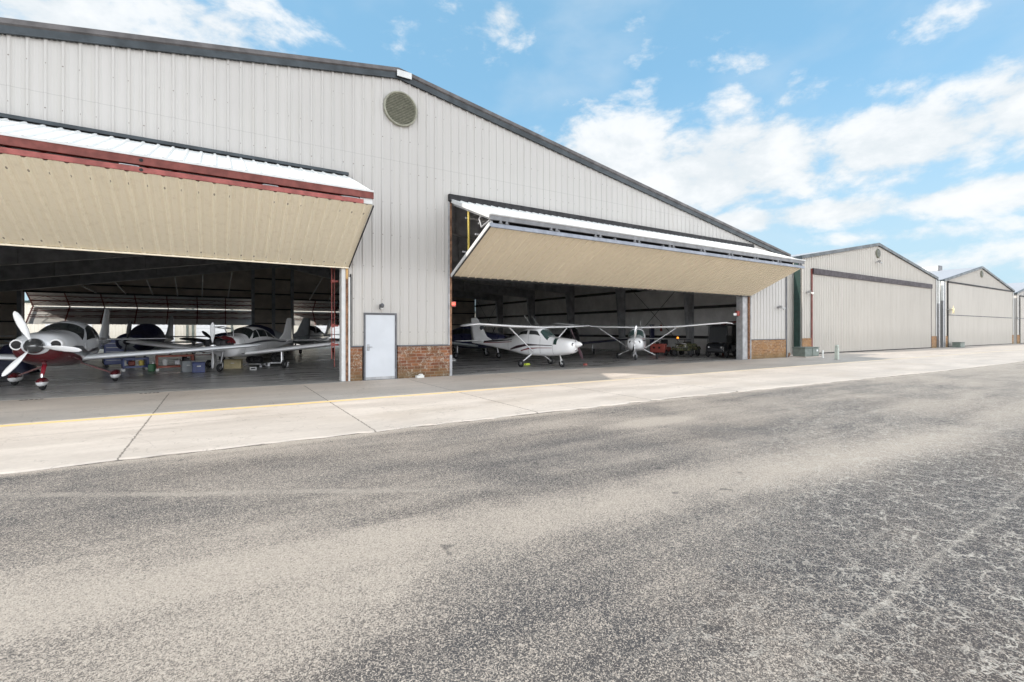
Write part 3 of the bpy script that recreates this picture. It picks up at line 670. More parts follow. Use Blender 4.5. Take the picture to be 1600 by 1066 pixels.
# ---- big two-leaf folding doors
def bifold(x0, x1, ztop, beam, skin_lo, skin_hi, edgem, framem, kind, back=False, fold=(-2.8, 5.24), lo=(-2.8, 4.90), bot=(-.06, 3.50), hy=-.13, y0=0, parent=None):
    """leaves fold out towards -y (towards +y for the back doors)"""
    H = Vector((0, hy, ztop)); F = Vector((0, fold[0], fold[1])); L = Vector((0, lo[0], lo[1])); B = Vector((0, bot[0], bot[1]))
    root = MB()
    def leaf(mb, A, C, skin_out, th=.10):
        """A->C direction along leaf; ribs on the outer side"""
        d = (C - A); ln = d.length; d.normalize(); nrm = Vector((1, 0, 0)).cross(d)
        if nrm.dot(skin_out) < 0: nrm = -nrm
        tmp = MB(); ribbed(tmp, x0, x1, lambda x: ln, lambda x: 0, [], y=0, out=1, minor=(not back))
        vs = [Vector((p[0], 0, 0)) + A + d * p[2] + nrm * (p[1]) for p in tmp.v]
        b = len(mb.v); mb.v += [tuple(v) for v in vs]
        for f, m_, s_ in zip(tmp.f, tmp.m, tmp.sm): mb.f.append(tuple(b + i for i in f)); mb.m.append(m_); mb.sm.append(s_)
        # inner liner face
        q = [A - nrm * .012, C - nrm * .012]
        mb.add([(x0, q[0].y, q[0].z), (x1, q[0].y, q[0].z), (x1, q[1].y, q[1].z), (x0, q[1].y, q[1].z)], [(0, 1, 2, 3)], 1)
        return d, nrm, ln
    sgn = -1 if not back else 1
    up_out = Vector((0, sgn * .3, 1)); lo_out = Vector((0, sgn * .8, -1))
    # frame = the part; leaves, beams and hinges its pieces
    fr = MB()
    nu = Vector((1, 0, 0)).cross((F - H).normalized()); nu = nu if nu.dot(up_out) < 0 else -nu   # inward
    nl = Vector((1, 0, 0)).cross((B - L).normalized()); nl = nl if nl.dot(lo_out) < 0 else -nl
    X = lambda x, v: (x, v.y, v.z)
    nb = 7
    for i in range(nb + 1):
        x = x0 + .08 + (x1 - x0 - .16) * i / nb
        fr.bar(X(x, H + nu * .12), X(x, F + nu * .12), .07, .09, up=nu); fr.bar(X(x, L + nl * .12), X(x, B + nl * .12), .07, .09, up=nl)
    for k in (.28, .62):
        for A, C, nn in ((H, F, nu), (L, B, nl)):
            c1 = A + (C - A) * k + nn * .08; c2 = A + (C - A) * (k + .08) + nn * .42
            fr.bar(X(x0 + .1, c1), X(x1 - .1, c1), .06, .06); fr.bar(X(x0 + .1, c2), X(x1 - .1, c2), .05, .05)
            m_ = 16
            for i in range(m_):
                xa = x0 + .1 + (x1 - x0 - .2) * i / m_; xb = x0 + .1 + (x1 - x0 - .2) * (i + 1) / m_
                fr.tube(X(xa, c1 if i % 2 else c2), X(xb, c2 if i % 2 else c1), .016, 5)
    door = fr.build('bifold_door', framem, parent)
    mb = MB(); leaf(mb, H, F, up_out); mb.build('upper_leaf', [skin_hi, MT['backwall'] if not back else skin_hi], door)
    mb = MB(); leaf(mb, L, B, lo_out); mb.build('lower_leaf', [skin_lo, MT['backwall'] if not back else skin_lo], door)
    return door, (H, F, L, B, nu, nl)
d1, g1 = bifold(-14.5, 3.44, 6.33, None, MT['leaf_a'], MT['leaf_top'], None, MT['red_steel'], 1, parent=hang, fold=(-2.72, 5.24), lo=(-2.72, 4.88), bot=(-.06, 3.56))
H, F, L, B, nu, nl = g1
w = MB(); w.box(-14.5, 3.46, F.y - .03, F.y + .09, F.z - .20, F.z - .012); w.build('fold_beam', MT['red_steel'], d1)
w = MB(); w.box(-14.5, 3.46, F.y - .045, F.y - .032, F.z - .035, F.z + .012); w.build('drip_edge', MT['whitepaint'], d1)
w = MB(); w.box(-14.5, 3.2, L.y - .035, L.y + .10, L.z - .0, L.z + .105); w.build('fold_beam', MT['red_light'], d1)
for x in (-12.2, -8.5, -4.1, -1.55, 1.05, 2.9):
    w = MB(); w.box(x - .16, x + .16, L.y - .02, L.y + .04, L.z + .106, L.z + .128); w.tube((x - .14, L.y - .03, L.z + .117), (x + .14, L.y - .03, L.z + .117), .014, 8); w.build('hinge', MT['steel'], d1)
w = MB(); w.box(-14.5, 3.2, L.y + .3, L.y + .33, L.z + .0, L.z + .14); w.build('fold_seal', MT['black'], d1)  # black strip set back in the gap between the fold beams
for zz in (F.z - .11, L.z + .05):                    # two round holes in the beams
    w = MB(); w.lathe((-1.35, F.y - .034 if zz > 5 else L.y - .038, zz), (0, -1, 0), [(0, .035), (.004, .035)], 14); w.build('beam_hole', MT['black'], d1)
w = MB(); w.bar((3.455, L.y - .03, L.z - .03), (3.455, B.y, B.z), .02, .05, up=nl); w.build('side_seal', MT['black'], d1)
w = MB(); w.box(-14.5, 3.43, B.y - .05, B.y - .01, B.z - .05, B.z - .012); w.build('bottom_rail', MT['leaf_a'], d1)
w = MB(); w.box(3.12, 3.44, L.y + .02, L.y + .08, L.z + .02, F.z - .2); w.build('end_plate', MT['whitepaint'], d1)

d2, g2 = bifold(6.92, 24.83, 6.12, None, MT['leaf_b'], MT['leaf_top'], None, MT['dark_steel'], 2, parent=hang, fold=(-2.8, 5.08), lo=(-2.8, 4.77))
H, F, L, B, nu, nl = g2
w = MB(); w.box(6.9, 24.85, F.y - .03, F.y + .06, F.z - .16, F.z + .0); w.build('fold_beam', MT['boltgrey'], d2)
w = MB(); w.tube((6.9, F.y - .03, F.z + .01), (24.9, F.y - .03, F.z + .01), .035, 8); w.build('drip_edge', MT['whitepaint'], d2)
w = MB(); w.box(6.9, 24.85, L.y - .035, L.y + .05, L.z - .07, L.z + .045); w.build('fold_beam', MT['bluegrey'], d2)
for i in range(10):
    x = 7.35 + i * 1.9
    for q in (-.12, .10):
        w = MB(); w.box(x + q, x + q + .07, F.y - .04, F.y + .02, L.z + .046, F.z - .15); w.tube((x + q - .03, F.y - .045, L.z + .07), (x + q + .1, F.y - .045, L.z + .07), .014, 6)
        w.build('hinge', MT['boltgrey'], d2)
w = MB(); w.box(7.0, 24.3, L.y + .25, L.y + .28, L.z - .02, F.z - .10); w.build('fold_seal', MT['black'], d2)  # black strip behind the hinges, filling the fold gap
w = MB(); w.bar((6.90, H.y, H.z - .03), (6.90, F.y, F.z - .05), .05, .12, up=nu); w.bar((6.90, L.y, L.z + .01), (6.90, B.y, B.z), .05, .12, up=nl); w.build('edge_channel', MT['whitepaint'], d2)
w = MB(); w.bar((6.90, L.y - .05, L.z - .07), (6.90, B.y - .04, B.z - .08), .03, .03, up=nl); w.build('side_seal', MT['black'], d2)
w = MB(); w.box(6.90, 24.83, B.y - .06, B.y - .01, B.z - .07, B.z - .045); w.build('bottom_seal', MT['black'], d2)
w = MB(); w.path([(6.95, -2.72, 4.92), (7.0, -2.1, 4.83), (7.0, -1.95, 5.12), (6.97, -2.3, 5.28)], .028, 8); w.build('latch_arm', MT['greypost'], d2)
w = MB(); w.tube((7.04, -1.12, 5.72), (7.04, -1.12, 4.08), .036, 10); w.build('door_strut', MT['yellow'], d2)
# back doors, seen from inside through the building
def yb(v): return YB + v
for a, b in ((-13.6, 3.1), (6.5, 23.4)):
    bifold(a, b, 4.93, None, MT['leaf_top'], MT['leaf_top'], None, MT['red_steel'], 3, back=True, fold=(YB + 2.1, 3.80), lo=(YB + 2.1, 3.70), bot=(YB + .28, 2.16), hy=YB + .25, parent=hang)
# lift mechanism at the left door's right jamb
w = MB()
w.tube((3.04, .45, .7), (3.04, .45, 4.3), .013, 8); w.tube((3.12, .45, .45), (3.12, .45, 4.3), .011, 8)
for z in (3.15, 1.75, 1.15): w.lathe((3.08, .52, z), (0, -1, 0), [(0, .03), (.01, .06), (.07, .06), (.08, .03)], 14); w.box(3.05, 3.235, .42, .46, z - .03, z + .03)
w.build('lift_cable_guide', MT['red_light'], hang)

# wall fittings
def wall_lamp(x, y, z, label, dx=1):
    t = thing('wall_lamp', label, 'lamp', (x, y, z))
    w = MB(); w.bbox(-.05, .05, -.03, .0, -.08, .08, .008); w.tube((0, -.03, 0), (0, -.09, .05), .012, 8); w.build('bracket', MT['greytrim'], t)
    w = MB(); w.lathe((0, -.13, -.04), (0, -.25, 1), [(0, .035), (.02, .055), (.09, .07), (.12, .055), (.15, .02)], 16); w.build('lamp_shade', MT['greytrim'], t)
    w = MB(); w.lathe((0, -.122, -.09), (0, -.1, 1), [(0, .02), (.02, .045), (.052, .048)], 14); w.build('diffuser', MT['whitepaint'], t)
    return t
wall_lamp(4.44, -.035, 2.36, 'small round jar lamp directly above the white personnel door')
def flood(x, y, z, label, cat='lamp', n=2):
    t = thing('flood_lamp', label, cat, (x, y, z))
    w = MB(); w.bbox(-.06, .06, -.04, 0, -.06, .06, .01); w.tube((0, -.04, 0), (-.16, -.15, .04), .02, 8); w.tube((0, -.04, 0), (.16, -.15, -.04), .02, 8); w.build('bracket', MT['steel'], t)
    for s_, zz in ((-1, .06), (1, -.05)):
        w = MB(); w.lathe((s_ * .16, -.15, zz), (s_ * .4, -1, -.5), [(-.02, .03), (.03, .045), (.13, .09), (.15, .09)], 14); w.build('lamp_head', MT['whitepaint'] if s_ > 0 else MT['steel'], t)
    return t
flood(27.55, -.035, 2.95, 'twin-head flood lamp high on the white wall right of the right folding door')
def sign_red(x, y, z, label, rz=0):
    t = thing('exit_light', label, 'safety light', (x, y, z), rz)
    w = MB(); w.bbox(-.13, .13, -.035, .035, -.10, .10, .01); w.build('housing', MT['red_light'], t)
    w = MB(); w.box(-.10, .10, -.042, -.037, -.045, .06); w.build('lit_panel', MT['em_red'], t)
    return t
sign_red(7.15, .40, 2.55, 'small glowing red safety light inside the rusty jamb of the right doorway')
t = thing('alarm_box', 'red alarm box with white plate fixed beside the right post of the right doorway', 'alarm', (24.0, .30, 2.52))
w = MB(); w.bbox(-.02, .20, -.10, .02, -.12, .16, .012); w.build('housing', MT['red_light'], t)
w = MB(); w.box(-.32, -.06, -.08, -.03, -.10, .03); w.build('white_plate', MT['whitepaint'], t)
t = thing('red_lift_bracket', 'dark red cable drum bracket standing at the right wing tip of the head-on plane', 'bracket', (27.0, 3.1, 0))
w = MB(); w.box(-.05, .05, -.05, .05, G0, 2.02); w.lathe((0, -.1, 1.98), (0, 1, 0), [(0, .05), (.01, .13), (.16, .13), (.17, .05)], 14); w.bar((0, 0, 2.04), (1.5, -.2, 2.2), .10, .12); w.build('drum', MT['red_steel'], t)

# ------------------------------------------------------------------ smaller hangars to the right
def small_hangar(name, label, x0, x1, xa, ze, za, y, dep, dx0, dx1, dz, style, brickm, wallm):
    h = thing(name, label, 'hangar')
    sl1 = (za - ze) / (xa - x0); sl2 = (za - ze) / (x1 - xa)
    Z = lambda x: za - (xa - x) * sl1 if x < xa else za - (x - xa) * sl2
    w = MB(); ribbed(w, x0, x1, lambda x: Z(x) - .16, lambda x: .02, [(dx0, dx1, -1, dz)], y=y, phase=x0 + .1, minor=False, h=.032); w.build('front_wall', wallm, h)
    w = MB(); ribbed(w, y, y + dep, lambda x: ze - .1, lambda x: .02, [], y=x0, out=-1, axis='y', minor=False); ribbed(w, y, y + dep, lambda x: ze - .1, lambda x: .02, [], y=x1, out=1, axis='y', minor=False)
    w.box(x0 + .1, x1 - .1, y + dep - .1, y + dep, .02, ze - .1); w.build('side_wall', wallm, h)
    w = MB()
    for a, b in ((x0 - .15, xa), (xa, x1 + .15)):
        w.prism([(a, Z(max(a, x0)) - .12), (b, Z(min(b, x1)) - .12), (b, Z(min(b, x1)) - .04), (a, Z(max(a, x0)) - .04)], 'y', y + .0, y + dep + .2)
    rf = w.build('roof', MT['rooftop'], h)
    w = MB()
    for a, b in ((x0 - .18, xa), (xa, x1 + .18)):
        A, Bz = Z(max(a, x0)), Z(min(b, x1))
        w.prism([(a, A - .20), (b, Bz - .20), (b, Bz + .02), (a, A + .02)], 'y', y - .14, y - .002)
    w.box(x0 - .20, x0 - .152, y - .1, y + dep, ze - .22, ze + .0); w.box(x1 + .152, x1 + .20, y - .1, y + dep, ze - .22, ze + .0)
    w.build('roof_trim', MT['fascia'], h)
    w = MB(); w.lathe((xa, y - .035, za - .80), (0, -1, 0), [(0, .36), (.05, .36), (.06, .31)], 26); gv = w.build('gable_vent', MT['vent'], h)
    w = MB()
    for i in range(8):
        z = za - .80 - .26 + i * .075; q = math.sqrt(max(0, .29 ** 2 - (z - za + .80) ** 2)); w.box(xa - q, xa + q, y - .115, y - .097, z - .012, z + .012)
    w.build('louvre', MT['greytrim'], gv)
    for a, b in ((x0 + .02, dx0 - .06), (dx1 + .06, x1 - .02)):
        w = MB(); w.box(a, b, y - .06, y - .036, .02, 1.1); w.build('brick_footing', brickm, h)
    w = MB(); w.box(x0 + .0, x0 + .1, y - .07, y - .036, 1.1, ze - .2); w.build('corner_trim', MT['tanwall'], h); w = MB(); w.box(x1 - .1, x1 + .02, y - .07, y - .036, 1.1, ze - .2); w.build('corner_trim', MT['whitepaint'], h)
    # the closed door
    w = MB()
    if style == 'ribbed':
        ribbed(w, dx0, dx1, lambda x: dz - .36, lambda x: .10, [], y=y - .05, phase=dx0, pitch=.24, minor=False, h=.03)
        dr = w.build('closed_door', MT['tanwall'], h)
        w = MB(); w.box(dx0 - .05, dx1 + .05, y - .16, y - .052, dz - .36, dz + .02); w.build('header_band', MT['dark_brown'], dr)
        w = MB(); w.box(dx0, dx1, y - .05, y - .01, .02, .10); w.build('bottom_seal', MT['black'], dr)  # black strip stands in for the shadowed gap under the door
        w = MB(); w.box(dx0 - .16, dx0 - .01, y - .07, y - .037, .02, dz - .0); w.build('jamb', MT['red_steel'], dr)
        w = MB(); w.box(dx1 + .01, dx1 + .08, y - .07, y - .037, .02, dz - .0); w.build('jamb', MT['dark_brown'], dr)
    else:
        ribbed(w, dx0, dx1, lambda x: dz - .12, lambda x: 3.14, [], y=y - .05, phase=dx0, pitch=.24, minor=False, h=.018)
        ribbed(w, dx0, dx1, lambda x: 3.06, lambda x: .09, [], y=y - .05, phase=dx0, pitch=.24, minor=False, h=.018)
        w.box(dx0, dx1, y - .04, y - .02, .09, dz - .12)
        dr = w.build('closed_door', MT['tanwall'], h)
        w = MB(); w.box(dx0 - .08, dx1 + .08, y - .12, y - .02, dz - .12, dz + .02); w.box(dx0 - .1, dx0 - .01, y - .1, y - .037, .02, dz - .12); w.build('door_trim', MT['black'], dr)
        w = MB(); w.box(dx0, dx1, y - .085, y - .052, 3.07, 3.13); w.build('fold_strip', MT['greytrim'], dr)
        w = MB(); w.box(dx0, dx1, y - .05, y - .01, .02, .09); w.build('bottom_seal', MT['black'], dr)  # same black strip in place of the shaded gap below the leaf
    return h, rf
hA, _ = small_hangar('closed_hangar', 'beige hangar with closed ribbed door under a dark band, first right of the big hangar', 32.56, 56.1, 43.9, 6.5, 8.45, 1.2, 30, 33.9, 54.75, 5.76, 'ribbed', MT['brick2'], MT['tanwall'])
w = MB(); w.box(32.46, 32.54, 1.26, 1.62, .02, 6.25); w.box(32.42, 32.50, 1.22, 1.262, .02, 6.25); w.build('downspout', MT['green_dark'], hA)
hB, rfB = small_hangar('closed_hangar', 'smaller grey-beige hangar with a smooth two-panel closed door and roof ridge vent', 58.0, 80.6, 68.95, 6.4, 8.42, 1.2, 26, 59.0, 79.9, 6.30, 'plain', MT['brick2'], MT['tanwall'])
w = MB(); w.bbox(68.45, 69.45, 4.6, 20, 8.30, 8.85, .06); w.build('ridge_vent', MT['whitepaint'], rfB)
w = MB(); w.box(68.46, 69.44, 4.52, 4.59, 8.35, 8.9); w.build('vent_end', MT['greytrim'], rfB)
for xx, lo_, hi_, m_ in ((56.35, .05, 4.1, 'steel'), (56.35, 4.1, 6.2, 'pvc'), (57.35, .05, 4.4, 'steel'), (57.35, 4.4, 6.2, 'pvc'), (57.72, .05, 6.1, 'steel')):  # white upper lengths paint sunlight onto the tops of the pipes
    w = MB(); w.box(xx - .10, xx + .10, 1.0, 1.18, lo_, hi_); w.build('downspout', MT[m_], hA if xx < 57 else hB)
hC, _ = small_hangar('closed_hangar', 'pale hangar at the far right edge of the row, cut by the photo frame', 82.0, 104.0, 93.0, 6.2, 8.2, 1.2, 26, 83.3, 102.8, 5.9, 'plain', MT['brick2'], MT['wall'])
for nm, lab, x, z in (('wall_lamp', 'small lamp on the left front pier of the first closed hangar', 33.2, 4.15), ('wall_lamp', 'lamp under the round gable vent of the first closed hangar', 43.6, 6.95)):
    flood(x, 1.12, z, lab)
flood(81.1, 1.12, 3.1, 'small lamp on the corner between the second and third closed hangars')
t = thing('star_lamp', 'pale gold star-shaped lamp on an arm at the left edge of the second closed hangar', 'lamp', (59.35, 1.02, 3.55))
w = MB(); w.tube((-.75, .05, .08), (0, -.12, 0), .03, 8); w.build('arm', MT['steel'], t)
w = MB()
pts = [(.5 * cos(pi / 2 + i * pi / 5) * (1 if i % 2 == 0 else .42), .5 * sin(pi / 2 + i * pi / 5) * (1 if i % 2 == 0 else .42)) for i in range(10)]
ctr0, ctr1 = (0, -.24, 0), (0, -.10, 0); ring = [(p[0], -.16, p[1]) for p in pts]
w.add([ctr0] + ring, [(0, 1 + (i + 1) % 10, 1 + i) for i in range(10)]); w.add([ctr1] + ring, [(0, 1 + i, 1 + (i + 1) % 10) for i in range(10)])
w.build('star', mat('pale_gold', (.75, .62, .34), .35, .3), t)

w = MB(); ribbed(w, 28.62, 32.40, lambda x: 6.05, lambda x: .02, [], y=1.75, phase=28.8, pitch=.3, minor=False); w.box(28.62, 32.40, 1.78, 1.86, .02, 6.05)
tag(w.build('infill_wall', MT['tanwall']), 'narrow beige ribbed wall closing the gap right of the big hangar', 'wall')
# ------------------------------------------------------------------ building behind (seen through the hangar)
bb = thing('storage_building', 'long cream building with white roller doors seen through the open back of the hangar', 'building')
w = MB(); ribbed(w, -34, 60, lambda x: 4.7, lambda x: .02, [], y=58, minor=False); w.box(-34, 60, 58.1, 70, .02, 4.7); w.build('front_wall', MT['wallfar'], bb)
w = MB(); w.box(-34.3, 60.3, 57.8, 70.2, 4.71, 4.95); w.build('roof_trim', MT['green_dark'], bb)
for x0_, x1_ in ((-9.3, -4.6), (-2.35, .95), (-16.5, -12.5), (4.0, 7.5), (12, 16), (19, 23)):
    w = MB(); w.box(x0_, x1_, 57.86, 57.95, .02, 3.0); rd = w.build('roller_door', MT['whitefar'], bb)
    w = MB()
    for k in range(6): w.box(x0_ + .02, x1_ - .02, 57.85, 57.858, .45 + k * .48, .47 + k * .48)
    w.build('door_seam', MT['greypost'], rd)
for x_ in (-3.3, -2.7, 1.6):
    w = MB(); w.box(x_ - .12, x_ + .12, 57.8, 57.96, .02, 4.7); w.build('downspout', MT['boxgreen'], bb)

# ------------------------------------------------------------------ aeroplanes (x forward, y left, z up; origin between the main wheels)
def interp(st, x):
    """stations sorted by falling x: (x, half width, z top, z bottom, z mid, exponent), Catmull-Rom"""
    n = len(st)
    if x >= st[0][0]: return st[0][1:]
    if x <= st[-1][0]: return st[-1][1:]
    for i in range(n - 1):
        if st[i][0] >= x >= st[i + 1][0]:
            t = (st[i][0] - x) / (st[i][0] - st[i + 1][0]); a = st[max(0, i - 1)]; b = st[i]; c = st[i + 1]; d = st[min(n - 1, i + 2)]
            h = b[0] - c[0]; out = []
            for k in range(1, 6):
                m1 = (c[k] - a[k]) / (a[0] - c[0]) * h if a is not b else (c[k] - b[k])
                m2 = (d[k] - b[k]) / (b[0] - d[0]) * h if d is not c else (c[k] - b[k])
                out.append((2*t**3-3*t**2+1)*b[k] + (t**3-2*t**2+t)*m1 + (-2*t**3+3*t**2)*c[k] + (t**3-t**2)*m2)
            return out
def fpt(st, x, th, off=0.0):
    w_, zt, zb, zm, e = interp(st, x)
    c, s_ = cos(th), sin(th)
    y = w_ * math.copysign(abs(c) ** (2 / e), c)
    z = zm + (zt - zm) * abs(s_) ** (2 / e) if s_ >= 0 else zm - (zm - zb) * abs(s_) ** (2 / e)
    if off:
        dy, dz = y, (z - zm); l = math.hypot(dy, dz) or 1; y += off * dy / l; z += off * dz / l
    return (x, y, z)
def fuselage(mb, st, n=36, m=44, mi=0):
    x0, x1 = st[0][0], st[-1][0]
    rings = []
    for i in range(m + 1):
        t = i / m; t = t * t * (3 - 2 * t) * .35 + t * .65
        x = x0 + (x1 - x0) * t; rings.append([fpt(st, x, 2 * pi * j / n) for j in range(n)])
    mb.loft(rings, mi, True)
def patch(mb, st, a, b, c, d, off=.006, mi=0, nu=14, nv=10):
    """corners (x, angle in degrees): a,b bottom edge; c,d top edge (b above... c over b, d over a)"""
    vs = []; fs = []
    for i in range(nu + 1):
        for j in range(nv + 1):
            u, v = i / nu, j / nv
            x = (a[0]*(1-u)+b[0]*u)*(1-v) + (d[0]*(1-u)+c[0]*u)*v
            th = R((a[1]*(1-u)+b[1]*u)*(1-v) + (d[1]*(1-u)+c[1]*u)*v)
            vs.append(fpt(st, x, th, off))
    for i in range(nu):
        for j in range(nv):
            q = i * (nv + 1) + j; fs.append((q, q + nv + 1, q + nv + 2, q + 1))
    mb.add(vs, fs, mi, True)
def strip(mb, st, pts, off=.004, mi=0, nv=6):
    """pts: (x, angle low, angle high) along the body"""
    vs = []; fs = []
    fine = []
    for (p, q) in zip(pts, pts[1:]):
        for k in range(6): t = k / 6; fine.append([p[i] + (q[i] - p[i]) * t for i in range(3)])
    fine.append(list(pts[-1]))
    for x, lo, hi in fine:
        for j in range(nv + 1): vs.append(fpt(st, x, R(lo + (hi - lo) * j / nv), off))
    for i in range(len(fine) - 1):
        for j in range(nv): q = i * (nv + 1) + j; fs.append((q, q + nv + 1, q + nv + 2, q + 1))
    mb.add(vs, fs, mi, True)
def seam(mb, st, x, lo, hi, mi, wd=.012):
    for f in ((lambda a: a), (lambda a: 180 - a)): patch(mb, st, (x + wd, f(lo)), (x, f(lo)), (x, f(hi)), (x + wd, f(hi)), .003, mi, 1, 16)
def strip_z(mb, st, side, pts, off=.004, mi=0, nv=3):
    """pts: (x, z low, z high) on one flank"""
    fine = []
    for (p, q) in zip(pts, pts[1:]):
        for k in range(8): t = k / 8; fine.append([p[i] + (q[i] - p[i]) * t for i in range(3)])
    fine.append(list(pts[-1])); vs = []; fs = []
    for x, lo, hi in fine:
        w_, zt, zb, zm, e = interp(st, x)
        for j in range(nv + 1):
            z = lo + (hi - lo) * j / nv
            s_ = min(1, abs(z - zm) / ((zt - zm) if z >= zm else (zm - zb))); th = math.asin(s_ ** (e / 2)) * (1 if z >= zm else -1)
            vs.append(fpt(st, x, th if side > 0 else pi - th, off))
    for i in range(len(fine) - 1):
        for j in range(nv): q = i * (nv + 1) + j; fs.append((q, q + nv + 1, q + nv + 2, q + 1))
    mb.add(vs, fs, mi, True)
def foil(n=9, thick=.12):
    up = []
    for i in range(n + 1):
        t = i / n; x = t * t; yt = 5 * thick * (.2969 * math.sqrt(x) - .126 * x - .3516 * x * x + .2843 * x**3 - .1015 * x**4); up.append((x, yt))
    lo = [(x, -y * .7) for x, y in reversed(up[1:-1])]
    return up + lo
def wing(mb, secs, thick=.13, vertical=False, mi=0):
    """secs: (span coordinate, x leading edge, chord, z offset, thickness factor)"""
    fo = foil(thick=thick); rings = []
    for sp, xl, ch, zo, tf in secs:
        if vertical: rings.append([(xl - ch * fx, fz * ch * tf + zo, sp) for fx, fz in fo])
        else: rings.append([(xl - ch * fx, sp, zo + fz * ch * tf) for fx, fz in fo])
    mb.loft(rings, mi, True)
def lifting(parent, name, secs, m, thick=.13, mats=None):
    for s_ in (1, -1):
        w = MB(); wing(w, [(s_ * a[0],) + tuple(a[1:]) for a in secs], thick); w.build(name, m, parent)
def wheel(parent, x, y, z, r, wd, spat=None, hubm='steel'):
    w = MB(); pr = []
    for i in range(9):
        a = pi * i / 8; pr.append((-cos(a) * wd / 2, r - wd * .5 + sin(a) * wd * .5))
    pr = [(-wd * .35, r * .45)] + pr + [(wd * .35, r * .45)]
    w.lathe((x, y, z), (0, 1, 0), pr, 22, caps=False); ty = w.build('wheel', MT['rubber'], parent)
    w = MB(); w.lathe((x, y, z), (0, 1, 0), [(-wd * .36, r * .15), (-wd * .30, r * .47), (wd * .30, r * .47), (wd * .36, r * .15)], 16); w.build('rim', MT[hubm], ty)
    return ty
def prop(parent, x, z, rad, nb, ang, bladem, spinm, spr=.16, spl=.3, y=0):
    w = MB(); w.lathe((x - spl * .35, y, z), (1, 0, 0), [(0, spr * .98), (spl * .35, spr), (spl * .6, spr * .86), (spl * .85, spr * .55), (spl * 1.02, spr * .18), (spl * 1.06, .004)], 24)
    pr = w.build('propeller', spinm, parent)
    for k in range(nb):
        a = R(ang) + 2 * pi * k / nb; w = MB(); rings = []
        for r_, ch, tw in ((.05, .035, 60), (.16, .05, 52), (.28, .10, 44), (.45, .16, 34), (.65, .175, 26), (.82, .155, 21), (.94, .11, 18), (1.0, .03, 17)):
            rr = r_ * rad; c_ = ch * rad * 1.05; T = R(tw); n = 8
            ring = []
            for i in range(n):
                q = 2 * pi * i / n; u = cos(q) * c_ * .5; v = sin(q) * c_ * .09 + (.012 if r_ < .2 else 0) * sin(q)
                fx = v * cos(T) + u * sin(T); ft = u * cos(T) - v * sin(T)
                ring.append((x + fx, y + cos(a) * rr - sin(a) * ft, z + sin(a) * rr + cos(a) * ft))
            rings.append(ring)
        w.loft(rings, 0, True); w.build('propeller_blade', bladem, pr)
    return pr
def pants(parent, x, y, z, L_, Wd, Hh, mt, mb_):
    rings = []; n = 18; m = 14
    top, botm = MB(), MB()
    def pt(t, th):
        xx = L_ * (.42 - t); s_ = math.sqrt(max(0, sin(pi * min(1, t ** .75)))) ; s_ = max(s_, .02)
        return (x + xx, y + Wd * .5 * s_ * cos(th), z + (Hh * .5 * s_ * sin(th)))
    for mbx, lo, hi in ((top, 0, pi), (botm, pi, 2 * pi)):
        rr = [[pt(i / m, lo + (hi - lo) * j / n) for j in range(n + 1)] for i in range(m + 1)]
        mbx.loft(rr, 0, True, caps=False, closed=False)
    a = top.build('wheel_fairing', mt, parent); botm.build('fairing_base', mb_, a)

# --- silver and burgundy composite plane, nose out of the left doorway
P = thing('low_wing_airplane', 'silver low-wing airplane with burgundy belly and three white propeller blades in the left doorway', 'airplane', (-3.80, 3.75, G0), R(-93.6), .936)
st = [(2.42, .24, 1.45, 1.08, 1.26, 2.1), (2.36, .40, 1.52, .94, 1.25, 2.2), (2.2, .54, 1.59, .80, 1.24, 2.4), (1.7, .62, 1.64, .68, 1.2, 2.5), (1.15, .63, 1.67, .62, 1.18, 2.5),
      (.75, .635, 1.74, .60, 1.18, 2.5), (.25, .64, 1.93, .58, 1.2, 2.35), (-.3, .63, 2.0, .57, 1.2, 2.3), (-.95, .58, 1.93, .62, 1.2, 2.3), (-1.7, .44, 1.72, .74, 1.22, 2.2), (-2.7, .27, 1.5, .93, 1.24, 2.1), (-3.8, .16, 1.42, 1.08, 1.26, 2), (-4.9, .05, 1.40, 1.2, 1.3, 2)]
w = MB(); fuselage(w, st)
strip(w, st, [(2.40, -170, -10), (2.2, -168, -12), (1.6, -164, -16), (1.0, -158, -22), (.3, -148, -32), (-.5, -135, -45), (-1.6, -115, -65), (-2.4, -95, -85)], .003, 1, 18)
for s_ in (0, 1):
    f = (lambda a: a) if s_ == 0 else (lambda a: 180 - a)
    strip(w, st, [(2.2, f(-12), f(-4)), (1.6, f(-16), f(3)), (1.0, f(-22), f(2)), (.4, f(-30), f(-14)), (-.3, f(-42), f(-34)), (-1.0, f(-55), f(-50))], .0045, 2)
    strip(w, st, [(.5, f(-20), f(-13)), (0, f(-15), f(-6)), (-.6, f(-14), f(-5)), (-1.3, f(-26), f(-16)), (-2.0, f(-42), f(-36))], .005, 2)
seam(w, st, 1.45, -40, 88, 3); seam(w, st, .62, -10, 40, 3); seam(w, st, -.33, -10, 52, 3)
fz = w.build('fuselage', [MT['ac_silver'], MT['ac_red'], MT['ac_darkgrey'], MT['seam']], P)
for s_ in (1, -1):
    w = MB(); w.lathe((2.10, s_ * .37, 1.29), (1, s_ * .10, 0), [(0, .17), (.18, .165), (.26, .15), (.295, .125), (.28, .108), (.15, .10)], 22, caps=False); w.build('intake_ring', MT['ac_white'], fz)
    w = MB(); w.lathe((2.368, s_ * .395, 1.29), (1, s_ * .10, 0), [(0, .118), (.008, .112), (.010, .001)], 18); w.build('intake', MT['black'], fz)
w = MB(); patch(w, st, (.98, 18), (.98, 162), (.34, 138), (.34, 42), .010, 0, 26, 10); w.build('windshield', MT['glass'], P)
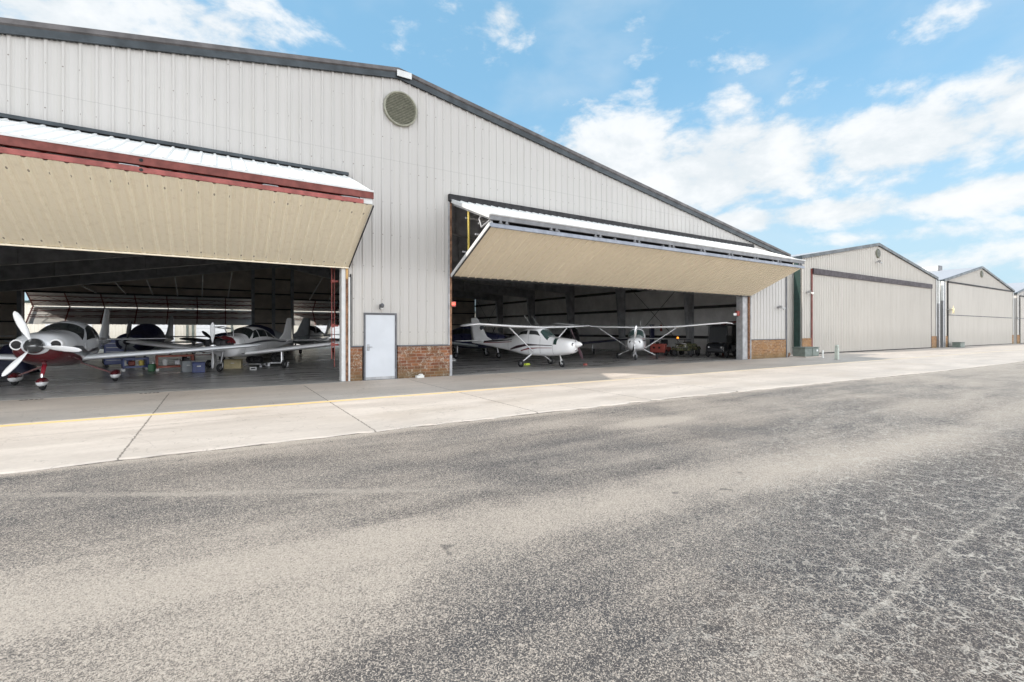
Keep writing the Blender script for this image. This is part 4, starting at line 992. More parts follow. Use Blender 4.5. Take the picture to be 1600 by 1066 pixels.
for f in ((lambda a: a), (lambda a: 180 - a)):
    w = MB(); patch(w, st, (.62, f(14)), (-.28, f(14)), (-.28, f(50)), (.22, f(44)), .008, 0); w.build('side_window', MT['glass'], P)
    w = MB(); patch(w, st, (-.38, f(15)), (-1.35, f(17)), (-1.0, f(44)), (-.38, f(50)), .008, 0); w.build('side_window', MT['glass'], P)
lifting(P, 'wing', [(.45, .62, 1.30, .80, 1), (.8, .56, 1.22, .83, 1), (3, .38, 1.05, .97, 1), (5.0, .22, .86, 1.11, 1), (5.35, .12, .62, 1.14, .9), (5.46, -.05, .3, 1.16, .6)], MT['ac_silver'], .19)
lifting(P, 'tailplane', [(.05, -3.95, .80, 1.33, 1), (1.9, -4.2, .56, 1.35, 1), (2.02, -4.3, .35, 1.355, .7)], MT['ac_silver'], .10)
w = MB(); wing(w, [(1.35, -3.35, 1.55, 0, 1), (1.75, -3.75, 1.15, 0, 1), (2.5, -4.2, .72, 0, 1), (2.58, -4.3, .5, 0, .6)], .11, True); w.build('tail_fin', MT['ac_silver'], P)
w = MB(); w.tube((1.78, 0, .74), (1.98, 0, .42), .055, 12, r2=.045); w.build('nose_strut', MT['ac_redgear'], P)
w = MB(); w.tube((1.985, 0, .46), (2.0, 0, .24), .032, 10); w.build('strut_piston', MT['chrome'], P)
pants(P, 1.97, 0, .24, .62, .22, .26, MT['ac_red'], MT['ac_white']); wheel(P, 1.93, 0, .165, .165, .12)
for s_ in (1, -1):
    w = MB(); w.bar((.05, s_ * .35, .66), (0, s_ * 1.12, .30), .16, .045); w.build('gear_leg', MT['ac_red'], P)
    pants(P, -.02, s_ * 1.20, .25, .85, .24, .30, MT['ac_red'], MT['ac_white']); wheel(P, 0, s_ * 1.20, .175, .17, .13)
prop(P, 2.55, 1.26, 1.0, 3, -8, MT['ac_white'], mat('smoky_spinner', (.22, .225, .23), .15, .8), .205, .42)

# --- white touring plane with its cowling off
P = thing('low_wing_airplane', 'white low-wing airplane with its engine cowling off and red cloth over the engine', 'airplane', (1.03, 7.42, G0), R(-121.9), .883)
st = [(2.45, .18, 1.28, 1.02, 1.16, 2), (2.38, .26, 1.34, .92, 1.15, 2.2), (1.75, .34, 1.38, .82, 1.12, 2.6), (1.72, .56, 1.52, .66, 1.1, 2.8), (1.2, .6, 1.58, .58, 1.1, 2.9), (.9, .61, 1.64, .56, 1.1, 2.8), (.3, .62, 1.92, .55, 1.12, 2.5),
      (-.4, .61, 1.98, .56, 1.14, 2.5), (-1.1, .56, 1.88, .60, 1.15, 2.5), (-1.9, .42, 1.62, .70, 1.15, 2.4), (-2.8, .26, 1.38, .86, 1.12, 2.2), (-3.8, .14, 1.28, 1.0, 1.14, 2), (-4.6, .05, 1.24, 1.1, 1.17, 2)]
w = MB(); fuselage(w, st, m=60)
for f in ((lambda a: a), (lambda a: 180 - a)):
    strip(w, st, [(1.5, f(2), f(6)), (.4, f(3), f(8)), (-1, f(4), f(10)), (-2.5, f(8), f(22)), (-3.5, f(10), f(32))], .004, 1)
    strip(w, st, [(1.4, f(-34), f(-30)), (.6, f(-42), f(-37)), (-.6, f(-50), f(-46))], .004, 1)
seam(w, st, 1.2, -60, 80, 2); seam(w, st, .1, -25, 52, 2); seam(w, st, -.76, -25, 52, 2)
w.build('fuselage', [MT['ac_white'], MT['ac_darkgrey'], MT['seam']], P)
w = MB(); w.bbox(1.80, 2.42, -.42, .42, 1.02, 1.40, .05); 
for s_ in (-1, 1):
    for xx in (1.92, 2.12, 2.32): w.lathe((xx, s_ * .3, 1.2), (0, s_, 0), [(0, .09), (.16, .09), (.18, .05)], 10)
w.build('engine', MT['dark'], P)
w = MB(); rr = []
for i in range(9):
    t_ = i / 8; x_ = 1.72 + .62 * t_; rr.append([(x_ + .03 * sin(7 * a_), .50 * cos(a_) * (1 - .15 * t_), 1.22 + (.33 - .05 * t_) * sin(a_) * (1 + .05 * sin(9 * a_ + 5 * t_))) for a_ in [pi * j / 12 for j in range(13)]])
w.loft(rr, 0, True, caps=False, closed=False); w.build('engine_cloth', mat('dark_red_cloth', (.20, .015, .02), .8, 0, .4, 8, .4, 12), P)
w = MB(); w.path([(1.9, .5, 1.42), (1.95, .5, 1.85), (2.05, .1, 1.95), (2.1, -.2, 1.93)], .022, 8); w.path([(1.6, .1, 1.5), (1.8, .05, 1.86), (2.15, -.2, 1.94)], .02, 8); w.tube((1.95, .48, 1.86), (1.8, .06, 1.87), .02); w.build('open_vent_frame', MT['steel'], P)
w = MB(); patch(w, st, (.86, 24), (.86, 156), (.30, 134), (.30, 46), .010, 0, 24, 8); w.build('windshield', MT['glass'], P)
for f in ((lambda a: a), (lambda a: 180 - a)):
    for q in (((.60, 20), (.05, 20), (.05, 52), (.28, 48)), ((-.02, 20), (-.72, 20), (-.72, 50), (-.02, 53)), ((-.80, 20), (-1.75, 22), (-1.35, 42), (-.80, 49))):
        w = MB(); patch(w, st, *[(p[0], f(p[1])) for p in q], .008, 0); w.build('side_window', MT['glass'], P)
lifting(P, 'wing', [(.5, 1.15, 1.85, .74, .8), (.9, .85, 1.62, .78, 1), (4.8, .80, 1.55, 1.22, 1), (5.15, .7, 1.3, 1.26, .8), (5.25, .45, .8, 1.27, .5)], MT['ac_white'], .17)
lifting(P, 'tailplane', [(.05, -3.75, .85, 1.25, 1), (1.9, -3.85, .75, 1.25, 1), (1.98, -3.95, .5, 1.25, .5)], MT['ac_white'], .10)
w = MB(); wing(w, [(1.25, -2.9, 1.85, 0, .8), (1.6, -3.5, 1.15, 0, 1), (2.42, -3.95, .68, 0, 1), (2.48, -4.05, .5, 0, .5)], .10, True); w.build('tail_fin', MT['ac_white'], P)
w = MB(); w.tube((1.85, 0, .85), (2.0, 0, .38), .04, 10); w.tube((2.0, .09, .38), (2.06, .09, .18), .022, 8); w.tube((2.0, -.09, .38), (2.06, -.09, .18), .022, 8); w.tube((2.0, -.1, .38), (2.0, .1, .38), .03, 8); w.build('nose_strut', MT['steel'], P)
wheel(P, 2.08, 0, .18, .18, .13)
for s_ in (1, -1):
    w = MB(); w.tube((0, s_ * 1.62, .95), (.02, s_ * 1.66, .22), .04, 10); w.build('gear_leg', MT['chrome'], P)
    w = MB(); w.bar((-.12, s_ * 1.60, .92), (-.16, s_ * 1.58, .25), .26, .02, up=(0, 1, 0)); w.build('gear_door', MT['ac_white'], P)
    wheel(P, .04, s_ * 1.78, .2, .2, .15)
prop(P, 2.56, 1.15, .98, 2, 90, MT['ac_white'], MT['chrome'], .15, .2)
w = MB(); w.bbox(2.40, 2.50, -.26, .26, 1.08, 1.32, .03); w.build('nose_bowl', MT['dark'], P)

# --- high-wing trainers
def high_wing(label, loc, rz, sc, kind):
    P = thing('high_wing_airplane', label, 'airplane', loc, rz, sc)
    st = [(2.42, .18, 1.20, .95, 1.10, 2), (2.36, .36, 1.30, .78, 1.08, 2.3), (2.15, .46, 1.37, .68, 1.05, 2.6), (1.75, .50, 1.42, .60, 1.0, 2.8), (1.3, .52, 1.46, .55, 1.0, 3), (1.02, .53, 1.50, .53, 1.0, 3), (.55, .54, 1.86, .52, 1.0, 3.2),
          (.1, .54, 1.92, .52, 1.0, 3.4), (-.5, .53, 1.90, .54, 1.0, 3.4), (-1.0, .46, 1.70, .60, 1.02, 3.0), (-1.7, .34, 1.42, .72, 1.05, 2.6), (-2.7, .22, 1.30, .86, 1.08, 2.3), (-3.7, .12, 1.24, .98, 1.1, 2), (-4.6, .05, 1.22, 1.08, 1.14, 2)]
    w = MB(); fuselage(w, st)
    for f in (1, -1):
        if kind == 'trainer':
            strip_z(w, st, f, [(1.35, 1.05, 1.08), (.5, 1.05, 1.10), (-.2, 1.02, 1.13), (-.9, .88, 1.02), (-1.45, .78, .84)], .004, 1)
            strip_z(w, st, f, [(1.35, .94, .96), (.5, .915, .95), (-.1, .85, .92), (-.6, .74, .80)], .004, 2)
            strip_z(w, st, f, [(-1.3, 1.29, 1.33), (-2.5, 1.19, 1.27), (-3.6, 1.15, 1.25)], .004, 1)
            strip_z(w, st, f, [(-1.3, 1.20, 1.22), (-2.5, 1.12, 1.16), (-3.6, 1.10, 1.15)], .004, 2)
        else:
            strip_z(w, st, f, [(2.1, 1.16, 1.26), (1.6, 1.16, 1.25), (.6, 1.14, 1.24), (-.8, 1.12, 1.20), (-3, 1.12, 1.18)], .004, 1)
            strip_z(w, st, f, [(2.05, 1.29, 1.31), (1.4, 1.30, 1.33), (.6, 1.30, 1.32)], .004, 2)
    if kind == 'trainer':
        patch(w, st, (1.60, 8), (1.42, 8), (1.42, 66), (1.60, 66), .006, 3); patch(w, st, (1.60, 172), (1.42, 172), (1.42, 114), (1.60, 114), .006, 3)
    seam(w, st, 1.38, -75, 85, 4); seam(w, st, .64, -35, 26, 4); seam(w, st, -.10, -35, 48, 4); seam(w, st, -1.6, -80, 85, 4)
    fz = w.build('fuselage', [MT['ac_white'], MT['ac_black'], MT['ac_maroon'], MT['green_dark'], MT['seam']], P)
    for s_ in (1, -1):
        w = MB(); w.lathe((2.34, s_ * .24, 1.12), (1, s_ * .25, 0), [(0, .085), (.04, .08), (.041, .001)], 14); w.build('intake', MT['black'], fz)
    w = MB(); w.lathe((2.36, .0, .86), (1, 0, -.1), [(0, .06), (.03, .055), (.031, .001)], 12); w.build('landing_light', MT['chrome'], fz)
    w = MB(); patch(w, st, (1.06, 30), (1.06, 150), (.58, 132), (.58, 48), .008, 0, 22, 8); w.build('windshield', MT['glass_green'], P)
    for f in ((lambda a: a), (lambda a: 180 - a)):
        w = MB(); patch(w, st, (.62, f(28)), (-.06, f(28)), (-.06, f(48)), (.40, f(48)), .010, 0); w.build('side_window', MT['glass'], P)
        w = MB(); patch(w, st, (-.2, f(28)), (-.95, f(33)), (-.70, f(48)), (-.2, f(48)), .010, 0); w.build('side_window', MT['glass'], P)
    w = MB(); patch(w, st, (-.72, 60), (-.72, 120), (-1.35, 125), (-1.35, 55), .008, 0); w.build('rear_window', MT['glass'], P)
    zt, zw, half = (2.0, 1.94, 4.85) if kind == 'trainer' else (2.2, 1.98, 5.5)
    lifting(P, 'wing', [(0, .58, 1.48, zw, .85), (.5, .58, 1.48, zw + .01, 1), (2.4, .58, 1.46, zw + .04, 1), (half - .35, .42, 1.06, zt + .06, 1), (half, .25, .75, zt + .02, .8), (half + .08, .1, .45, zt - .02, .5)], MT['ac_white'], .12)
    for s_ in (1, -1):
        w = MB(); w.tube((.25, s_ * .54, .72), (.25, s_ * 2.35, zw - .03), .045, 10, flat=.5); w.build('wing_strut', MT['ac_white'], P)
        w = MB(); w.tube((0, s_ * .42, .60), (0, s_ * 1.16, .24), .055, 10, r2=.035, flat=.6); w.build('gear_leg', MT['ac_white'], P)
        wheel(P, 0, s_ * 1.22, .19, .19, .14)
        w = MB(); w.tube((-.05, s_ * .3, zw + .08), (-.55, s_ * .3, zw + .62), .008, 6); w.build('antenna', MT['whitepaint'], P)
    lifting(P, 'tailplane', [(.03, -3.75, .95, 1.22, 1), (1.45, -3.95, .62, 1.22, 1), (1.55, -4.05, .4, 1.22, .6)], MT['ac_white'], .09)
    w = MB(); wing(w, [(1.2, -2.9, 1.75, 0, .6), (1.45, -3.45, 1.25, 0, 1), (2.42, -4.15, .62, 0, 1), (2.5, -4.22, .5, 0, .6)], .09, True); fin = w.build('tail_fin', MT['ac_white'], P)
    if kind == 'trainer':
        w = MB()
        for s_ in (1, -1): w.lathe((-3.85, s_ * .035, 1.95), (0, s_, 0), [(0, .13), (.015, .13), (.016, .06)], 16)
        w.build('fin_emblem', MT['ac_darkgrey'], fin)
    w = MB(); w.tube((1.45, 0, .62), (1.55, 0, .30), .035, 10); w.tube((1.55, .08, .34), (1.58, .08, .16), .02, 8); w.tube((1.55, -.08, .34), (1.58, -.08, .16), .02, 8); w.tube((1.55, -.09, .34), (1.55, .09, .34), .028, 8); w.build('nose_strut', MT['steel'] if kind != 'trainer' else MT['whitepaint'], P)
    wheel(P, 1.58, 0, .17, .17, .12)
    return P
P = high_wing('white high-wing trainer with black and maroon swoosh stripes and pointed white spinner', (12.09, 2.23, G0), R(-72.6), .881, 'trainer')
prop(P, 2.44, 1.13, .9, 2, 125, mat('dark_prop', (.06, .03, .04), .4), MT['ac_white'], .16, .42)
P = high_wing('white high-wing airplane seen head-on with its propeller upright and grey-green flank stripe', (19.85, 3.56, G0), R(-139.9), .877, 'tourer')
prop(P, 2.46, 1.14, .95, 2, 84, MT['chrome'], MT['ac_white'], .10, .14)

# --- darker planes further inside
def low_plane(label, loc, rz, sc, body, wingm, cover=None, blades=2, ang=90, bladem='dark', fin=True, tail_z=1.3):
    P = thing('low_wing_airplane', label, 'airplane', loc, rz, sc)
    st = [(2.4, .2, 1.3, 1.0, 1.16, 2), (2.3, .42, 1.4, .84, 1.14, 2.3), (1.9, .55, 1.5, .7, 1.1, 2.6), (1.0, .6, 1.58, .58, 1.1, 2.7), (.6, .6, 1.7, .57, 1.1, 2.6), (.1, .6, 1.95, .56, 1.1, 2.4), (-.6, .58, 1.95, .57, 1.1, 2.4), (-1.5, .45, 1.7, .68, 1.1, 2.3), (-2.8, .26, 1.4, .88, 1.12, 2.1), (-4.6, .06, 1.26, 1.1, 1.18, 2)]
    w = MB(); fuselage(w, st, 24, 30); w.build('fuselage', MT[body], P)
    if cover:
        w = MB(); strip(w, st, [(2.36, -60, 240), (1.8, -60, 240), (1.2, -50, 230), (.75, -10, 190), (.2, -5, 185), (-.6, 0, 180), (-1.2, 5, 175)], .03, 0, 22); w.build('canvas_cover', MT[cover], P)
    else:
        w = MB(); patch(w, st, (.7, 24), (.7, 156), (.2, 130), (.2, 50), .01, 0, 18, 6); w.build('windshield', MT['glass'], P)
        for f in ((lambda a: a), (lambda a: 180 - a)):
            w = MB(); patch(w, st, (.45, f(20)), (-1.3, f(22)), (-1.0, f(45)), (.15, f(48)), .01, 0); w.build('side_window', MT['glass'], P)
    lifting(P, 'wing', [(.5, .8, 1.6, .74, 1), (4.8, .7, 1.4, 1.15, 1), (5.1, .5, 1.0, 1.18, .6)], MT[wingm])
    lifting(P, 'tailplane', [(.05, -3.7, .85, tail_z, 1), (1.8, -3.85, .7, tail_z, 1), (1.9, -4, .4, tail_z, .5)], MT[wingm], .1)
    w = MB(); wing(w, [(1.2, -2.9, 1.8, 0, .7), (1.6, -3.5, 1.2, 0, 1), (2.45, -4.05, .7, 0, 1), (2.5, -4.1, .5, 0, .6)], .10, True); w.build('tail_fin', MT[wingm], P)
    w = MB(); w.tube((1.8, 0, .75), (1.9, 0, .25), .035, 8); w.build('nose_strut', MT['steel'], P); wheel(P, 1.93, 0, .18, .18, .12)
    for s_ in (1, -1):
        w = MB(); w.tube((0, s_ * 1.5, .85), (0, s_ * 1.52, .2), .035, 8); w.build('gear_leg', MT['steel'], P); wheel(P, 0, s_ * 1.62, .19, .19, .14)
    prop(P, 2.45, 1.15, .95, blades, ang, MT[bladem], MT['dark'], .14, .24)
    return P
low_plane('airplane with canopy and nose wrapped in navy canvas, left of centre at the back', (-2.9, 13.0, G0), R(-100), .95, 'ac_grey', 'ac_grey', 'navy', 2, 82)
low_plane('dark-cowled airplane with black propeller slanting up, between the two silver wings', (1.6, 14.6, G0), R(-140), .95, 'ac_grey', 'ac_grey', 'navy', 2, 150)
low_plane('grey airplane with its tail turned outward at the right jamb of the left doorway', (9.9, 14.6, G0), R(62), .88, 'ac_grey', 'ac_grey', None, 2, 40, tail_z=1.98)
low_plane('dark airplane facing out with an upright black propeller, between the two high-wing planes', (20.0, 9.6, G0), R(-128), .95, 'dark', 'navy_paint', None, 3, 92, 'dark')
low_plane('dark navy airplane parked deep inside behind the striped trainer', (12.6, 9.5, G0), R(-62), .95, 'navy_paint', 'ac_grey', None, 2, 20, 'dark')
low_plane('grey-winged dark airplane farthest left behind the striped trainer', (16.2, 17.0, G0), R(-75), .95, 'dark', 'ac_grey', None, 2, 60, 'dark')

low_plane('white airplane far back in the left bay, partly hidden by the white touring plane', (5.6, 21.0, G0), R(-118), .98, 'ac_white', 'ac_white', None, 2, 75)
low_plane('grey airplane at the far left of the left bay, behind the silver plane', (-10.6, 17.0, G0), R(-80), .98, 'ac_grey', 'ac_white', None, 2, 30)
# ------------------------------------------------------------------ vehicles and workshop things in the right doorway
T = thing('golf_cart', 'black golf cart with roof and clear windscreen beside the right door post', 'golf cart', (25.75, 2.35, G0), R(-163), 1.0)
w = MB()
rings = []
for x_, hw, z0_, z1_ in ((1.28, .40, .36, .55), (1.22, .50, .28, .68), (.95, .56, .26, .84), (.62, .58, .26, .90), (.60, .58, .26, .42), (-.05, .58, .26, .42), (-.08, .58, .26, .74), (-.9, .58, .28, .78), (-1.15, .54, .34, .72), (-1.22, .46, .40, .62)):
    c_ = .07; rings.append([(x_, -hw + c_, z0_), (x_, hw - c_, z0_), (x_, hw, z0_ + c_), (x_, hw, z1_ - c_), (x_, hw - c_, z1_), (x_, -hw + c_, z1_), (x_, -hw, z1_ - c_), (x_, -hw, z0_ + c_)])
w.loft(rings, 0, False); cb = w.build('body', MT['cart'], T)
w = MB(); w.bbox(1.28, 1.34, -.48, .48, .36, .48, .02); w.build('bumper', MT['dark'], cb)
w = MB(); w.bbox(-1.25, 1.02, -.60, .60, 1.86, 1.93, .03); w.build('roof', MT['dark'], T)
for s_ in (1, -1):
    w = MB(); w.bbox(-1.02, -.02, s_ * .57 - .012, s_ * .57 + .012, .80, 1.86, .004); w.build('side_curtain', MT['dark'], T)
w = MB()
for s_ in (1, -1): w.tube((.88, s_ * .54, .85), (.62, s_ * .54, 1.87), .018, 8); w.tube((-1.0, s_ * .54, .75), (-1.0, s_ * .54, 1.87), .018, 8)
w.build('roof_post', MT['dark'], T)
w = MB(); w.add([(.885, -.50, .88), (.885, .50, .88), (.64, .50, 1.84), (.64, -.50, 1.84), (.87, -.50, .88), (.87, .50, .88), (.625, .50, 1.84), (.625, -.50, 1.84)], [(0, 1, 2, 3), (7, 6, 5, 4), (0, 4, 5, 1), (2, 6, 7, 3)]); w.build('windscreen', MT['clearpvc'], T)
w = MB(); w.bbox(-.65, -.10, -.50, .50, .76, .88, .04); w.bbox(-.78, -.64, -.50, .50, .86, 1.28, .04); w.build('seat', mat('dark_seat', (.07, .068, .065), .6), T)
w = MB(); w.lathe((.42, .25, 1.12), (-.7, 0, .7), [(0, .17), (.02, .185), (.04, .17)], 18, caps=False); w.tube((.42, .25, 1.12), (.66, .25, .86), .02, 8); w.build('steering_wheel', MT['dark'], T)
for s_ in (1, -1):
    w = MB(); w.lathe((1.24, s_ * .36, .60), (1, s_ * .3, 0), [(0, .075), (.03, .07), (.05, .02)], 14); w.build('headlight', MT['chrome'], T)
    for xx in (.82, -.78): wheel(T, xx, s_ * .52, .23, .23, .19, hubm='chrome')
T = thing('utility_vehicle', 'camouflage off-road buggy with glowing amber beacon between the red tug and black cart', 'buggy', (24.6, 4.0, G0), R(-160), .9)
w = MB(); rings = []
for x_, hw, z0_, z1_ in ((1.05, .30, .48, .70), (.95, .42, .38, .82), (.5, .46, .36, .92), (.2, .30, .36, .80), (-.3, .28, .36, .82), (-.5, .46, .40, .86), (-1.0, .44, .46, .84), (-1.05, .38, .5, .78)):
    c_ = .08; rings.append([(x_, -hw + c_, z0_), (x_, hw - c_, z0_), (x_, hw, z0_ + c_), (x_, hw, z1_ - c_), (x_, hw - c_, z1_), (x_, -hw + c_, z1_), (x_, -hw, z1_ - c_), (x_, -hw, z0_ + c_)])
w.loft(rings, 0, False); w.build('body', MT['camo'], T)
w = MB(); w.path([(1.02, -.4, .5), (1.18, -.4, .62), (1.18, .4, .62), (1.02, .4, .5)], .025, 8); w.path([(1.1, -.38, .85), (1.15, 0, .9), (1.1, .38, .85)], .03, 8); w.build('front_bar', MT['chrome'], T)
w = MB(); w.bbox(-.55, .12, -.2, .2, .84, .98, .05); w.build('seat', MT['dark'], T)
w = MB(); w.tube((.35, 0, .9), (.25, 0, 1.12), .025, 8); w.tube((.25, -.38, 1.14), (.25, .38, 1.14), .02, 8); w.build('handlebar', MT['dark'], T)
w = MB(); w.tube((.75, -.32, .85), (.75, -.32, 1.2), .018, 8); w.build('beacon_mast', MT['dark'], T)
w = MB(); w.lathe((.75, -.32, 1.2), (0, 0, 1), [(0, .05), (.02, .065), (.08, .065), (.12, .04), (.13, .01)], 16); w.build('beacon', MT['em_orange'], T)
for s_ in (1, -1):
    w = MB(); w.lathe((1.0, s_ * .25, .70), (1, 0, 0), [(0, .07), (.03, .06)], 12); w.build('headlight', MT['whitepaint'], T)
    for xx in (.72, -.72):
        wheel(T, xx, s_ * .55, .29, .29, .24, hubm='steel')
        w = MB(); rr = [[(xx + .38 * cos(a_), s_ * yy, .30 + .36 * sin(a_)) for a_ in [pi * (.12 + .76 * j / 8) for j in range(9)]] for yy in (.40, .68)]
        w.loft(rr, 0, True, caps=False, closed=False); w.build('fender', MT['camo'], T)
T = thing('aircraft_tug', 'faded red aircraft tug with two round holes in its front plate', 'tug', (24.2, 5.6, G0), R(-160), .95)
w = MB(); w.bbox(-.75, .62, -.42, .42, .22, .55, .04); w.bbox(.25, .72, -.5, .5, .20, .78, .04); tb = w.build('body', MT['tugred'], T)
for s_ in (-.22, .14):
    w = MB(); w.lathe((.721, s_, .52), (1, 0, 0), [(0, .07), (.006, .07)], 16); w.build('lamp_hole', MT['black'], tb)
w = MB(); w.bbox(.3, .46, -.2, .0, .78, .88, .02); w.lathe((.4, .25, .78), (0, 0, 1), [(0, .07), (.1, .06), (.12, .02)], 12); w.build('motor_cap', MT['dark'], tb)
w = MB(); w.bbox(-.55, -.15, -.24, .24, .62, .72, .04); w.bbox(-.68, -.55, -.24, .24, .68, 1.05, .04); w.build('seat', MT['dark'], T)
w = MB(); w.lathe((-.02, 0, .98), (-.5, 0, .9), [(0, .16), (.02, .175), (.04, .16)], 16, caps=False); w.tube((-.02, 0, .98), (.2, 0, .6), .02, 8); w.build('steering_wheel', MT['dark'], T)
for s_ in (1, -1):
    for xx in (.42, -.55): wheel(T, xx, s_ * .5, .2, .2, .15)

# ------------------------------------------------------------------ workshop clutter in the left doorway
T = thing('tool_cabinet', 'tall blue steel tool cabinet behind the tail of the burgundy-bellied plane', 'cabinet', (-3.62, 11.3, G0), R(10))
w = MB(); w.bbox(-.52, .52, -.3, .3, .12, 1.18, .02); cbn = w.build('body', MT['blue'], T)
w = MB(); w.box(-.54, .54, -.32, .32, 1.182, 1.21); w.build('top', MT['dark'], T)
w = MB()
for k in range(5): w.box(-.45, .45, -.325, -.302, .30 + k * .18, .315 + k * .18)
w.build('drawer_handle', MT['steel'], cbn)
w = MB()
for a_ in (-.42, .42):
    for b_ in (-.22, .22): w.lathe((a_, b_ - .02, .06), (0, 1, 0), [(0, .06), (.04, .06)], 12)
w.build('caster', MT['rubber'], T)
T = thing('work_bench', 'dark long work bench standing beside the blue tool cabinet', 'bench', (-1.9, 12.0, G0), R(8))
w = MB(); w.box(-1.0, 1.0, -.35, .35, 1.0, 1.06)
w.build('bench_top', MT['dark'], T)
for a_ in (-.92, .92):
    w = MB(); w.box(a_ - .04, a_ + .04, -.3, -.22, .0, 1.0); w.build('leg', MT['dark'], T); w = MB(); w.box(a_ - .04, a_ + .04, .22, .3, .0, 1.0); w.build('leg', MT['dark'], T)
def cart(name, label, loc, rz, m, wd, hh, dp, items):
    T = thing(name, label, 'cart', loc, rz)
    w = MB()
    for a_ in (-wd / 2, wd / 2):
        for b_ in (-dp / 2, dp / 2): w.box(a_ - .03, a_ + .03, b_ - .03, b_ + .03, .1, hh)
    w.build('frame', m, T)
    for z_ in (.16, hh - .05):
        w = MB(); w.box(-wd / 2 - .03, wd / 2 + .03, -dp / 2 - .03, dp / 2 + .03, z_ - .03, z_ + .035); w.build('shelf', m, T)
    for a_ in (-wd / 2, wd / 2):
        w = MB(); w.lathe((a_, -dp / 2 - .02, .055), (0, 1, 0), [(0, .055), (.04, .055)], 12); w.build('caster', MT['whitepaint'], T)
        w = MB(); w.lathe((a_, dp / 2 - .02, .055), (0, 1, 0), [(0, .055), (.04, .055)], 12); w.build('caster', MT['whitepaint'], T)
    return T
cart('shop_cart', 'blue wheeled shop cart under the silver wing beside the wheel fairing', (-2.75, 8.4, G0), R(12), MT['blue'], .75, .52, .5, 0)
cart('shop_cart', 'orange-red open frame cart on white casters under the silver wing', (-1.45, 7.9, G0), R(8), MT['orange'], 1.15, .62, .55, 0)
cart('shop_cart', 'dark maroon frame cart right of the orange-red cart', (-.65, 8.9, G0), R(4), MT['ac_red'], .9, .6, .5, 0)
def jug(label, loc, m, w_, d_, h_, grp=None, cap='whitepaint'):
    T = thing('jug', label, 'jug', loc, random.uniform(-.4, .4), group=grp)
    w = MB(); w.bbox(-w_/2, w_/2, -d_/2, d_/2, 0, h_ * .86, .03); w.build('body', m, T)
    w = MB(); w.lathe((w_ * .2, 0, h_ * .86), (0, 0, 1), [(0, .03), (h_ * .14, .028)], 12); w.build('cap', MT[cap], T)
    return T
jug('white plastic jug on the orange-red cart, left one', (-1.75, 7.8, G0 + .20), MT['whitepaint'], .16, .14, .30)
jug('grey canister on the orange-red cart beside the white jug', (-1.35, 7.85, G0 + .20), MT['steel'], .2, .16, .26)
jug('black can on the orange-red cart, rightmost', (-1.05, 7.85, G0 + .20), MT['dark'], .18, .16, .34, cap='steel')
jug('yellow can standing on the blue shop cart', (-2.55, 8.3, G0 + .20), MT['yellow'], .14, .14, .24)
jug('red can standing on the blue shop cart', (-2.85, 8.35, G0 + .20), MT['red_steel'], .22, .16, .22)
jug('white bottle standing left on the blue shop cart', (-3.05, 8.3, G0 + .20), MT['whitepaint'], .09, .09, .26)
jug('green canister on the floor left of the orange-red cart', (-2.15, 7.55, G0), mat('green_can', (.03, .12, .05), .4), .22, .18, .34)
jug('white bucket on the floor right of the orange-red cart', (-.62, 7.75, G0), MT['whitepaint'], .24, .24, .30)
jug('small white bottle on the maroon cart', (-.85, 8.9, G0 + .60), MT['whitepaint'], .10, .10, .22)
jug('small red bottle on the maroon cart', (-.5, 8.9, G0 + .60), MT['red_light'], .12, .10, .20)
jug('black bottle on top of the orange-red cart', (-1.6, 7.9, G0 + .62), MT['dark'], .12, .12, .20)
def crate(name, label, loc, rz, m, wd, dp, hh):
    T = thing(name, label, 'box', loc, rz)
    w = MB(); w.bbox(-wd/2, wd/2, -dp/2, dp/2, 0, hh, .012); w.build('body', m, T)
    w = MB(); w.bbox(-wd/2 - .012, wd/2 + .012, -dp/2 - .012, dp/2 + .012, hh, hh + .03, .008); w.build('lid', m, T)
    w = MB(); w.box(-.06, .06, -dp/2 - .022, -dp/2 - .002, hh * .62, hh * .72); w.build('handle', MT['whitepaint'], T)
    return T
crate('storage_box', 'blue box on the floor left of the nose wheel', (-.62, 6.2, G0), R(6), MT['blue'], .40, .34, .36)
crate('storage_box', 'pale blue-white box behind the blue one', (-.98, 6.75, G0), R(12), MT['ac_grey'], .40, .34, .38)
crate('storage_box', 'beige cardboard-coloured tray under the open engine', (.55, 7.7, G0), R(-10), MT['beige'], .62, .4, .34)
T = thing('small_sign_box', 'tiny black box with a white frame on the floor under the white plane', 'box', (1.2, 6.3, G0), R(-8))
w = MB(); w.bbox(-.12, .12, -.05, .05, 0, .12, .01); w.build('body', MT['whitepaint'], T); w = MB(); w.box(-.08, .08, -.054, -.051, .03, .09); w.build('panel', MT['black'], T)
for lab, loc, m in (('dark engine block on a low stand under the white plane, left one', (1.35, 8.1, G0), 'dark'), ('small greasy engine part on a low stand, right one', (2.3, 8.5, G0), 'dark')):
    T = thing('engine_stand', lab, 'engine', loc, random.uniform(-.5, .5))
    w = MB(); w.box(-.45, .45, -.03, .03, .1, .15); w.box(-.4, -.34, -.35, .35, .1, .15); w.box(.34, .4, -.35, .35, .1, .15)
    for a_ in (-.37, .37):
        for b_ in (-.32, .32): w.lathe((a_, b_ - .015, .05), (0, 1, 0), [(0, .05), (.03, .05)], 10)
    w.build('stand', MT['steel'], T)
    w = MB(); w.bbox(-.28, .28, -.2, .2, .18, .46, .05)
    for xx in (-.18, 0, .18):
        for s_ in (-1, 1): w.lathe((xx, s_ * .18, .34), (0, s_, 0), [(0, .08), (.05, .085), (.10, .08), (.16, .05)], 10)
    w.build('engine_block', MT[m], T)
